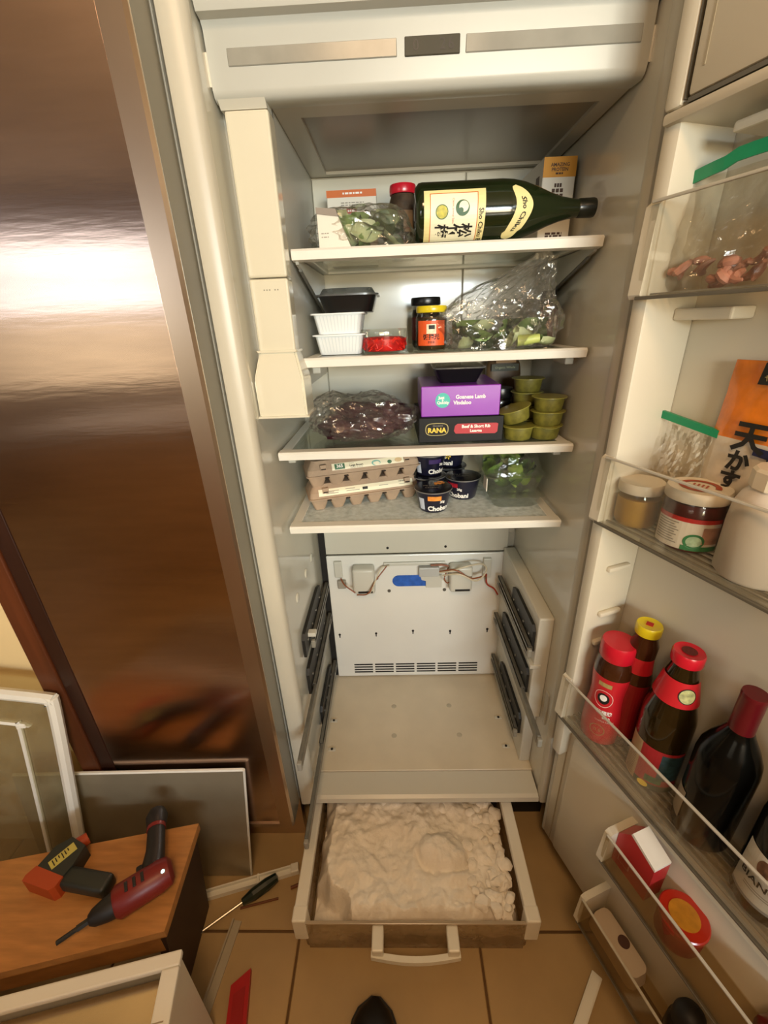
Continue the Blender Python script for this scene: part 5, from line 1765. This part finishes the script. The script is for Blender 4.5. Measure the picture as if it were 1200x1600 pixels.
# frost: a lumpy heap
ICE = P('frost', '#efe8dc', 0.55, var=0.05, vscale=14, bump=0.5, bscale=110, hex2='#fbf7ef')
nx, ny = 170, 130
gx0, gx1, gy0, gy1 = -0.250, 0.285, 0.541, 0.985
vs, fs = [], []
for j in range(ny + 1):
    for i in range(nx + 1):
        a, b = i / nx, j / ny
        x, yv = gx0 + (gx1 - gx0) * a, gy0 + (gy1 - gy0) * b
        p = Vector((x, yv, 0))
        h = 0.088 + 0.020 * noise.noise(p * 7) + 0.012 * noise.noise(p * 16 + Vector((3, 1, 0))) + 0.006 * noise.noise(p * 38)
        lump = max(0.0, 0.0 + noise.noise(p * 30 + Vector((9, 2, 5))))
        side = max(0.0, (a - 0.72) / 0.28) + max(0.0, (b - 0.72) / 0.2) * 0.6
        h += 0.020 * lump * min(1, side + 0.15) - 0.012 * min(1, side) * (1 - lump)
        # one round boulder with a melted groove
        wx, wy = x + 0.02 * noise.noise(p * 14 + Vector((4, 4, 4))), yv + 0.02 * noise.noise(p * 14 + Vector((8, 1, 4)))
        d = math.hypot((wx - 0.10) / 0.062, (wy - 0.705) / 0.052)
        h += 0.020 * max(0, 1 - d * d) ** 0.8 if d < 1 else 0
        h -= 0.014 * math.exp(-((d - 1.08) / 0.16) ** 2) * max(0.0, min(1.0, (0.72 - wy) / 0.05))
        h += 0.004 * noise.noise(p * 60) + 0.003 * abs(noise.noise(p * 110))
        cl_ = noise.voronoi(p * 45)[0]
        h += 0.010 * (0.35 - cl_[0]) * min(1, side * 1.2)
        # falls away at the edges, most at the front left corner
        e = min(a, 1 - a) * (gx1 - gx0) / 0.035
        e2 = min(b * (gy1 - gy0) / 0.045, 1.0)
        corner = math.hypot(a * 1.25, b * 1.1)
        c = min(1.0, max(0.0, (corner - 0.17 + 0.06 * noise.noise(p * 20)) / 0.10))
        k = min(1.0, max(0.0, e + 0.5 * noise.noise(p * 25))) ** 0.6 * max(0.0, min(1, 0.25 + e2 + 0.3 * noise.noise(p * 18))) ** 0.6 * (0.12 + 0.88 * c)
        z = 0.0095 + max(0.0, h - 0.006) * k + 0.002 * noise.noise(p * 90)
        vs.append((x, yv, max(0.0085, min(z, 0.131 if yv > 0.78 else 0.140))))
for j in range(ny):
    for i in range(nx):
        a = j * (nx + 1) + i
        fs.append((a, a + 1, a + nx + 2, a + nx + 1))
ic = MB().add(vs, fs).build('frost', ICE, None, smooth=True)
tag(ic, 'heap of white frost and ice filling the drawer on the floor', 'frost', kind='stuff')
rnd = random.Random(77)
m = MB()
for k in range(95):
    if k < 60:
        x, yv = 0.272 - abs(rnd.gauss(0, 0.040)), rnd.uniform(0.56, 0.86)
    else:
        x, yv = rnd.uniform(-0.23, 0.27), rnd.uniform(0.80, 0.88)
    s = rnd.uniform(0.005, 0.017)
    bm_ = bmesh.new()
    bmesh.ops.create_icosphere(bm_, subdivisions=2, radius=s)
    st_ = Vector((rnd.uniform(0.8, 1.5), rnd.uniform(0.8, 1.3), rnd.uniform(0.5, 0.8)))
    for v in bm_.verts:
        v.co *= 1 + 0.55 * noise.noise(v.co * 90 + Vector((k * 3.7, 0, 0))) + 0.2 * noise.noise(v.co * 260 + Vector((0, k, 0)))
        v.co = Vector((v.co.x * st_.x, v.co.y * st_.y, v.co.z * st_.z))
    m.bm(bm_, Matrix.Translation((x, yv, 0.078 + rnd.uniform(0, 0.018))) @ Matrix.Rotation(rnd.uniform(0, 3), 4, 'Z'))
lm = m.build('frost_lumps', ICE, None, smooth=True)
tag(lm, 'loose lumps of ice along the right and rear edge of the frost', 'ice', kind='stuff')

# ================================================================== left foreground
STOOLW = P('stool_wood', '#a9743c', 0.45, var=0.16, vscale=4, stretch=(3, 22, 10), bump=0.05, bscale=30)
STOOLD = P('stool_shaded', '#38200f', 0.6, var=0.15)  # dark copy of the stool wood, carries the shade on its sides
ZS = 0.36
st = thing('step_stool', 'wooden stool with an orange-brown top carrying the drill', 'stool', (-0.72, 0.48, 0))
B = lambda n, mb, m, p=None, s=False: mb.build(n, m, p or st, smooth=s, world=True)
top = [(-0.490, 0.424), (-0.505, 0.625), (-1.05, 0.525), (-1.02, 0.312)]
B('seat_board', MB().prism(top, ZS - 0.022, ZS), STOOLW)
q = MB()
a0, a1 = Vector((-0.500, 0.432, 0)), Vector((-0.512, 0.615, 0))
vs = []
for (pt, dx) in ((a0, 0), (a1, 0)):
    vs += [(pt.x, pt.y, ZS - 0.022), (pt.x - 0.02, pt.y, ZS - 0.022), (pt.x - 0.058, pt.y, 0.0), (pt.x - 0.038, pt.y, 0.0)]
q.add(vs, [(0, 1, 2, 3), (7, 6, 5, 4), (0, 4, 5, 1), (1, 5, 6, 2), (2, 6, 7, 3), (3, 7, 4, 0)])
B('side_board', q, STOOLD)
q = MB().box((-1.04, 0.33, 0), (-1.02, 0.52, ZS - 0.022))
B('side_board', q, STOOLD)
B('front_rail', MB().prism([(-0.515, 0.432), (-0.517, 0.448), (-1.03, 0.345), (-1.03, 0.328)], 0.26, ZS - 0.022), STOOLW)

# cordless drill lying on the stool
DRED = P('drill_red', '#6e1a14', 0.4, var=0.15)
DBLK = P('drill_black', '#191614', 0.5, var=0.15)
dp = (-0.555, 0.485, ZS)
t = thing('cordless_drill', 'red and black cordless drill lying on the wooden stool', 'drill', dp, (0, 0, R(35)))
# local frame: +x from chuck to motor end
Rx = Matrix.Rotation(R(90), 4, 'Y')
MB().lathe([(0.0001, -0.055), (0.026, -0.055), (0.031, -0.048), (0.031, 0.030), (0.027, 0.050), (0.018, 0.056), (0.0001, 0.056)], 24, Matrix.Translation((0, 0, 0.032)) @ Rx).build('motor_housing', DRED, t, smooth=True)
MB().lathe([(0.0001, -0.100), (0.010, -0.100), (0.016, -0.092), (0.022, -0.070), (0.024, -0.055)], 20, Matrix.Translation((0, 0, 0.032)) @ Rx).build('chuck', DBLK, t, smooth=True)
MB().tube([(-0.155, 0, 0.026), (-0.118, 0, 0.030)], 0.0045, 8).tube([(-0.120, 0, 0.030), (-0.098, 0, 0.032)], 0.0065, 6).build('drill_bit', RAILB, t, smooth=True)
hm = Matrix.Rotation(R(17), 4, 'Z')
MB().tube([(0.018, 0.02, 0.032), (0.030, 0.06, 0.033), (0.038, 0.105, 0.034)], [0.024, 0.020, 0.019], 14).build('handle', DBLK, t, smooth=True)
MB().tube([(0.0375, 0.104, 0.034), (0.039, 0.112, 0.034)], 0.0205, 14).build('red_band', DRED, t, smooth=True)
MB().tube([(0.039, 0.112, 0.034), (0.043, 0.135, 0.034), (0.046, 0.150, 0.034)], [0.021, 0.024, 0.018], 14).build('battery', DBLK, t, smooth=True)
MB().box((-0.01, 0.020, 0.018), (0.004, 0.040, 0.046), 0.004).build('trigger', DBLK, t, smooth=True)
for sx in (-0.03, -0.015, 0.0):
    MB().box((sx, -0.010, 0.0615), (sx + 0.006, 0.010, 0.0645), 0.001).build('grip_vent', DBLK, t)
led = bpy.data.materials.new('led_glow')
led.use_nodes = True
led.node_tree.nodes['Principled BSDF'].inputs['Emission Color'].default_value = (0.4, 1.0, 0.85, 1)
led.node_tree.nodes['Principled BSDF'].inputs['Emission Strength'].default_value = 3.0
MB().lathe([(0.004, 0), (0.003, 0.002), (0.0001, 0.0025)], 10, Matrix.Translation((0.040, -0.012, 0.0585))).build('led', led, t)

# infrared thermometer gun
t = thing('thermometer_gun', 'dark grey and orange infrared thermometer gun lying on the stool', 'thermometer', (-0.772, 0.520, ZS), (0, 0, R(-12)))
TG = P('gun_grey', '#23261f', 0.5, var=0.1)
TO = P('gun_orange', '#a03c12', 0.45, var=0.08)
poly = [(-0.036, -0.012), (0.036, -0.016), (0.040, 0.008), (0.034, 0.046), (-0.010, 0.054), (-0.032, 0.030)]
bmx = MB().prism(poly, 0.0, 0.040)
bmx.build('body', TG, t)
MB().prism([(-0.042, -0.040), (0.030, -0.042), (0.038, -0.034), (0.038, -0.0145), (-0.038, -0.0105), (-0.045, -0.030)], 0.0, 0.041).build('lower_body', TO, t)
MB().tube([(0.0, 0.046, 0.020), (0.012, 0.068, 0.020)], [0.017, 0.013], 12).build('nozzle', TO, t, smooth=True)
MB().box((0.030, -0.030, 0.003), (0.140, 0.008, 0.037), 0.009, Matrix.Rotation(R(4), 4, 'Z'), seg=3).build('grip', TG, t, smooth=True)
lbm = Matrix.Rotation(R(-24), 4, 'Z')
MB().box((-0.016, -0.008, 0.0400), (0.006, 0.042, 0.0410), 0.0, lbm).build('yellow_label', P('gun_label', '#b6a850', 0.5), t)
m = MB()
for k in range(6):
    m.box((-0.013, -0.002 + k * 0.006, 0.041), (0.003 - 0.004 * (k % 3), 0.000 + k * 0.006, 0.0414), 0, lbm)
m.build('label_print', INK, t)

# metal back panel leaning at the freezer
SHEET = P('sheet_steel', '#9c917a', 0.34, metal=0.4, var=0.12, vscale=5)
t = thing('metal_panel', 'grey sheet metal panel with white edges leaning against the freezer', 'panel', (-0.70, 0.70, 0))
B = lambda n, mb, m, p=None, s=False: mb.build(n, m, p or t, smooth=s, world=True)
P0, P1, P2, P3 = (-0.455, 0.690, 0.002), (-0.410, 0.712, 0.430), (-1.02, 0.712, 0.418), (-1.06, 0.690, 0.002)


def slab4(a, b, c, d, th):
    vs = [a, b, c, d] + [(p[0], p[1] - th, p[2]) for p in (a, b, c, d)]
    return MB().add(vs, [(0, 1, 2, 3), (7, 6, 5, 4), (0, 4, 5, 1), (1, 5, 6, 2), (2, 6, 7, 3), (3, 7, 4, 0)])


B('sheet', slab4(P0, P1, P2, P3, 0.004), SHEET)
B('edge_trim', MB().tube([P2, P1], 0.0045, 6), SHF)
B('edge_trim', MB().tube([P1, P0], 0.0045, 6), SHF)
# glass shelf frame leaning at the far left
t = thing('loose_shelf', 'removed glass shelf with a rounded white frame leaning at the far left', 'shelf', (-1.0, 0.66, 0))
O = Vector((-0.806, 0.704, 0.695))
ex = Vector((-0.985, 0.0, 0.150)).normalized()
ey = Vector((-0.13, -0.10, -0.985)).normalized()


def lp(a, b, d=0):
    nrm = ex.cross(ey).normalized()
    return O + ex * a + ey * b + nrm * d


fm = arc([lp(0.60, 0.0), lp(0.05, 0.0), lp(0.012, 0.012), lp(0.0, 0.05), lp(0.0, 0.60)], 6)
B('frame', MB().tube(fm, 0.0135, 8), SHF, s=True)
B('glass', MB().add([lp(0, 0.62, -0.002), lp(0, 0, -0.002), lp(0.6, 0, -0.002), lp(0.6, 0.62, -0.002), lp(0, 0.62, 0.003), lp(0, 0, 0.003), lp(0.6, 0, 0.003), lp(0.6, 0.62, 0.003)],
                    [(0, 1, 2, 3), (7, 6, 5, 4), (0, 4, 5, 1), (1, 5, 6, 2), (2, 6, 7, 3), (3, 7, 4, 0)]), film('frosted_glass', '#ece8d6', 0.22, '#c9c0a0', base=0.04, gain=0.3, rough=0.2))
B('inner_rail', MB().tube(arc([lp(0.60, 0.085), lp(0.11, 0.085), lp(0.095, 0.095), lp(0.090, 0.12), lp(0.085, 0.60)], 5), 0.006, 6), SHF, s=True)
# drawer box with a white rim at the lower left
t = thing('steel_bin', 'deep drawer box with white rim and steel panel in the lower left corner', 'drawer', (-0.60, 0.27, 0), (0, 0, R(12)))
ST2 = P('tray_steel', '#c4b092', 0.18, metal=0.9, var=0.08, vscale=6)
hx, hy, hz = 0.175, 0.09, 0.345
for a, b in (((-hx - 0.2, hy - 0.006, 0), (hx, hy, hz)), ((hx - 0.006, -hy - 0.15, 0), (hx, hy - 0.006, hz)), ((-hx - 0.2, -hy - 0.15, 0), (hx - 0.006, -hy - 0.144, hz))):
    MB().box(a, b).build('side_panel', SHF, t)
MB().box((-hx - 0.2, hy - 0.020, hz), (hx + 0.006, hy + 0.004, hz + 0.014), 0.003).build('rim', SHF, t)
rr_ = MB().box((hx - 0.026, -hy - 0.15, hz), (hx + 0.006, hy - 0.020, hz + 0.014), 0.003).build('rim', SHF, t)
for k in range(3):
    MB().box((hx - 0.024, -0.002 - k * 0.007, hz + 0.0140), (hx - 0.004, 0.000 - k * 0.007, hz + 0.0146)).build('rim_mark', P('mark_tan', '#9c8c74', 0.5), rr_)
MB().box((-hx - 0.2, -hy - 0.14, hz - 0.028), (hx - 0.026, hy - 0.02, hz - 0.020)).build('steel_panel', ST2, t)
MB().box((-hx - 0.2, -hy - 0.10, hz - 0.020), (hx - 0.10, -0.02, hz - 0.012), 0.003).build('steel_lip', ST2, t)

# screwdriver on the floor
t = thing('screwdriver', 'screwdriver with a dark green handle lying on the tiles', 'screwdriver', (-0.455, 0.618, 0.016), (0, R(-3), R(34)))
SG = P('screwdriver_green', '#16241a', 0.35, var=0.15, coat=0.3)
fl_ = []
for i in range(8):
    fl_.append((0.0135 if i % 2 else 0.016))
MB().lathe([(0.0001, 0.0), (0.009, 0.0), (0.011, 0.010), (0.0155, 0.030), (0.0160, 0.070), (0.0130, 0.092), (0.0115, 0.100), (0.0001, 0.103)], 10, Rx).build('handle', SG, t)
MB().tube([(-0.105, 0, 0.002), (0.002, 0, 0)], 0.0032, 8).build('shaft', P('shaft_steel', '#b5b0a4', 0.25, metal=0.9), t, smooth=True)
MB().box((-0.112, -0.004, 0.001), (-0.104, 0.004, 0.003)).build('tip', P('shaft_steel', '#b5b0a4', 0.25, metal=0.9), t)
# white plastic rails on the floor by the panel
t = thing('plastic_rail', 'white plastic rail lying on the floor in front of the metal panel', 'rail', (-0.43, 0.672, 0.0), (0, 0, R(14.5)))
MB().prism([(-0.011, 0.0), (0.011, 0.0), (0.011, 0.016), (0.007, 0.016), (0.007, 0.006), (-0.007, 0.006), (-0.007, 0.016), (-0.011, 0.016)], -0.20, 0.118, 'x').build('channel', SHF, t)
MB().box((0.095, -0.012, 0.0), (0.118, 0.012, 0.021), 0.003).build('end_piece', SHF, t)
MB().box((0.0, -0.012, 0.0), (0.006, 0.012, 0.018), 0.001).build('clip', SHF, t)
o = MB().tube([(-0.33, 0.655, 0.005), (-0.295, 0.668, 0.005)], 0.0045, 7).build('small_dowel', P('dowel_brown', '#6a3c1c', 0.6))
tag(o, 'short brown stick beside the end of the white rail', 'stick')
o = MB().tube([(-0.46, 0.610, 0.0035), (-0.36, 0.632, 0.0035)], 0.003, 7).build('small_dowel', P('dowel_brown', '#6a3c1c', 0.6))
tag(o, 'thin brown stick under the screwdriver', 'stick')
t = thing('plastic_strip', 'long pale plastic strip lying along the floor beside the stool', 'strip', (-0.475, 0.46, 0.0), (0, 0, R(-7)))
MB().prism([(-0.012, 0), (0.012, 0), (0.012, 0.004), (-0.008, 0.004), (-0.008, 0.012), (-0.012, 0.012)], -0.28, 0.125, 'y').build('strip', P('strip_pale', '#a79c86', 0.4, var=0.06), t)
t = thing('red_tool', 'bright red flat plastic handle lying on the tiles', 'tool', (-0.398, 0.40, 0.0), (0, 0, R(10)))
MB().prism([(-0.024, -0.12), (0.024, -0.12), (0.022, 0.085), (-0.022, 0.062)], 0.0, 0.018).build('handle', P('tool_red', '#a81414', 0.4, var=0.06), t)
MB().prism([(-0.015, -0.11), (0.015, -0.11), (0.013, 0.055), (-0.013, 0.045)], 0.018, 0.020).build('grip_inset', P('tool_red_dark', '#961010', 0.4, var=0.06), t)
t = thing('white_stick', 'flat white plastic stick on the floor under the open door', 'stick', (0.395, 0.42, 0.0), (0, 0, R(-42)))
MB().box((-0.012, -0.10, 0.0), (0.012, 0.085, 0.010), 0.002).build('stick', SHF, t)
MB().box((-0.009, -0.095, 0.010), (0.009, 0.080, 0.0112), 0.0005).build('raised_rib', SHF, t)


# shoes of the person taking the picture
def shoe(label, x, y, rz):
    t = thing('shoe', label, 'shoe', (x, y, 0), (0, 0, rz))
    SH = P('shoe_black', '#0e0c0b', 0.45, var=0.1)
    SO = P('sole_black', '#151312', 0.7)
    vs, fs = [], []
    nl, ns = 14, 14
    for i in range(nl + 1):
        q = i / nl  # 0 toe .. 1 heel
        yy = 0.0 - 0.275 * q
        w = 0.050 * (math.sin(min(1, (q + 0.004) / 0.22) * PI / 2) ** 0.5) * (1 - 0.30 * max(0, (q - 0.35) / 0.65)) + 0.001
        h = 0.030 + 0.045 * max(0, min(1, (q - 0.08) / 0.5)) if q > 0.02 else 0.024
        h = h * (0.55 + 0.45 * min(1, q / 0.15))
        for k in range(ns + 1):
            a = PI * k / ns
            vs.append((w * math.cos(a), yy, 0.022 + h * math.sin(a) ** 0.8))
    for i in range(nl):
        for k in range(ns):
            a = i * (ns + 1) + k
            fs.append((a, a + 1, a + ns + 2, a + ns + 1))
    fs.append(tuple(range(ns + 1)))
    fs.append(tuple(nl * (ns + 1) + k for k in reversed(range(ns + 1))))
    MB().add(vs, fs).build('upper', SH, t, smooth=True)
    out = []
    for i in range(nl + 1):
        q = i / nl
        w = 0.053 * (math.sin(min(1, (q + 0.004) / 0.22) * PI / 2) ** 0.5) * (1 - 0.28 * max(0, (q - 0.35) / 0.65)) + 0.002
        out.append((w, 0.004 - 0.283 * q))
    poly = out + [(-a, b) for a, b in reversed(out)]
    MB().prism(poly, 0.0, 0.023).build('sole', SO, t)
    m = MB()
    for k in range(4):
        yy = -0.10 - k * 0.020
        m.tube([(-0.022, yy, 0.083 + k * 0.006), (0.022, yy, 0.083 + k * 0.006)], 0.003, 6)
    m.build('laces', SO, t)
    return t


shoe('toe of a black shoe at the middle of the bottom edge', -0.080, 0.436, R(-4))
